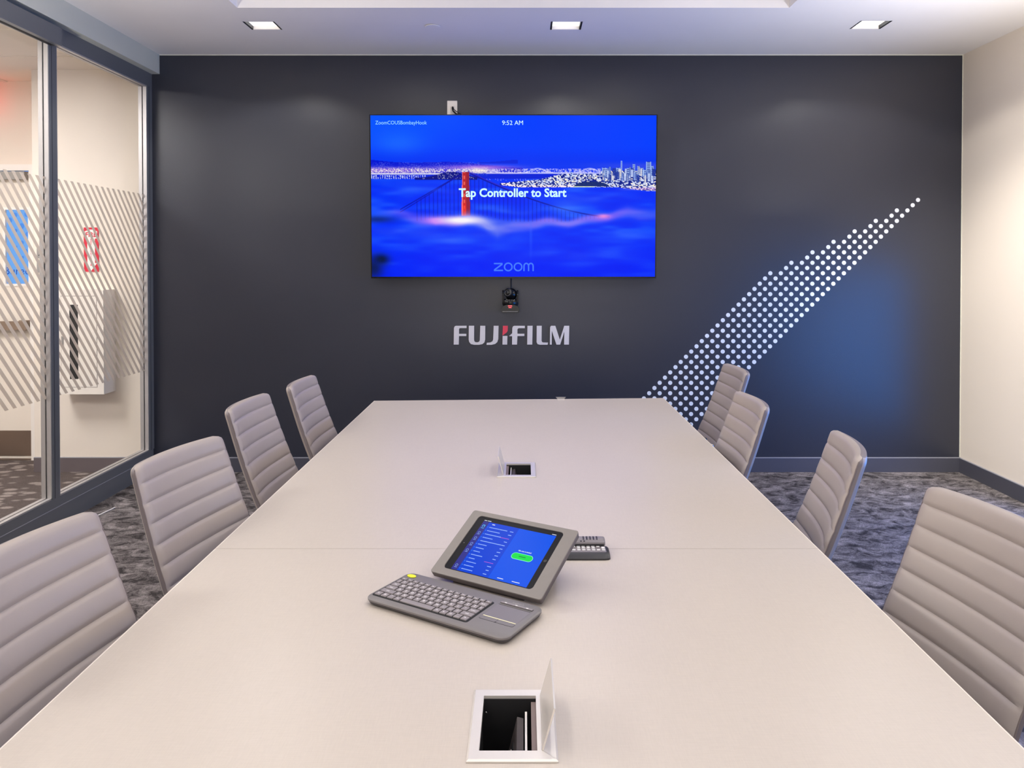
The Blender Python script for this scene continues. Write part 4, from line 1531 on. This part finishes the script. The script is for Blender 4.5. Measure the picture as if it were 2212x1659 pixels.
CH = empty('office_chair')
m_, front, ns_, nt_ = cushion(.524, .203, .230, 9, back_frame, .030, bulge=.0070, r_top=.024)
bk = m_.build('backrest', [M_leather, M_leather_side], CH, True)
pth = [front[j][1] for j in range(2, nt_ - 1)]
for side in (0, ns_):
    MB().tube([Vector(front[j][side]) + Vector((-.001, 0, .0)) for j in range(2, nt_ - 1, 2)], .0020, 6).build('piping', M_pipe, bk, True)
m_, f2_, _, _ = cushion(.50, .238, .225, 8, seat_frame_, .055, conc=.012)
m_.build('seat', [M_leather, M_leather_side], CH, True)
# bracket joining seat and back
for sgn in (-1, 1):
    MB().tube([(.05, sgn * .12, .412), (-.20, sgn * .12, .412), (-.262, sgn * .12, .45), (-.31, sgn * .12, .62)], .008, 8, flat=(1.6, .6)).build('back_bracket', M_chrome, CH, True)
    a_ = sgn * .234
    arm = MB().tube([(-.14, sgn * .15, .402), (-.165, sgn * .225, .406), (-.185, a_, .44), (-.205, a_, .56), (-.198, a_, .590), (-.165, a_, .600), (.06, a_, .600), (.095, a_, .592), (.108, a_, .565), (.095, a_, .50), (.075, a_, .43), (.05, sgn * .225, .406), (.02, sgn * .15, .402)], .011, 8, flat=(1.25, .55)).build('armrest', M_chrome, CH, True)
    MB().prism([(x_, y_ + a_) for x_, y_ in rrect(-.17, .06, -.020, .020, .016, 5)], .606, .624, .004).build('arm_pad', M_black, arm, True)
MB().box(-.11, .11, -.16, .16, .392, .412).build('seat_plate', M_black, CH)
MB().lathe([(.030, .30), (.034, .36), (.05, .392)], 20).build('tilt_housing', M_black, CH, True)
MB().lathe([(.026, .11), (.026, .24), (.018, .24), (.018, .34)], 20).build('gas_column', M_chrome, CH, True)
MB().lathe([(.030, .075), (.040, .085), (.040, .115), (.028, .122)], 20).build('hub', M_chrome, CH, True)
for k in range(5):
    t_ = 2 * math.pi * k / 5 + .3
    c_, s_ = math.cos(t_), math.sin(t_)
    MB().tube([(c_ * r_, s_ * r_, z_) for r_, z_ in ((.03, .098), (.12, .094), (.22, .082), (.29, .072))], [.020, .017, .014, .012], 8, flat=(1, .8)).build('base_leg', M_chrome, CH, True)
    cs_ = MB()
    for sd in (-1, 1):
        Mx = Matrix.Translation((c_ * .285, s_ * .285, .026)) @ Matrix.Rotation(t_ + .6, 4, 'Z') @ Matrix.Rotation(math.pi / 2, 4, 'X')
        cs_.lathe([(.010, sd * .006), (.026, sd * .007), (.026, sd * .018), (.016, sd * .021)], 14, Mx)
    cs_.cyl((c_ * .285, s_ * .285), .007, .03, .075, 8)
    cs_.build('caster', M_black, CH, True)

GRP = 'grey ribbed office chairs around the table'
# side (-1 left, 1 right), X of the top of the back, Y, yaw in degrees, label
chairs = [
    (-1, -1.036, 3.600, 0.0, 'ribbed grey leather chair on the left side of the table, nearest the dark wall'),
    (-1, -1.101, 3.077, 2.0, 'ribbed grey leather chair, second from the dark wall on the left side'),
    (-1, -1.018, 2.275, 11.5, 'ribbed grey leather chair beside the glass partition base, third from dark wall on left'),
    (-1, -.992, 1.525, 7.5, 'ribbed grey leather chair cut off by the left edge, closest to the viewer'),
    (1, 1.112, 4.035, -1.0, 'ribbed grey leather chair with chrome arm showing, farthest on the right side'),
    (1, .922, 3.125, 0.0, 'ribbed grey leather chair overlapping the farthest one on the right side'),
    (1, .992, 2.365, 12.0, 'ribbed grey leather chair standing before open carpet, third from dark wall on right'),
    (1, 1.048, 1.718, -9.0, 'ribbed grey leather chair cut off by the right edge, closest to the viewer'),
]
for i, (sd, tx_, ty_, yaw, lb) in enumerate(chairs):
    ch = CH if i == 0 else copy_tree(CH)
    a_ = math.radians(-yaw) + (0 if sd < 0 else math.pi)
    # yaw turns the chair about the centre of the top of its back
    off = Vector((-.372, 0, 0))
    off.rotate(Matrix.Rotation(a_, 3, 'Z'))
    ch.location = (tx_ - off.x, ty_ - off.y, 0)
    ch.rotation_euler = (0, 0, a_)
    tag(ch, lb, 'chair', GRP)
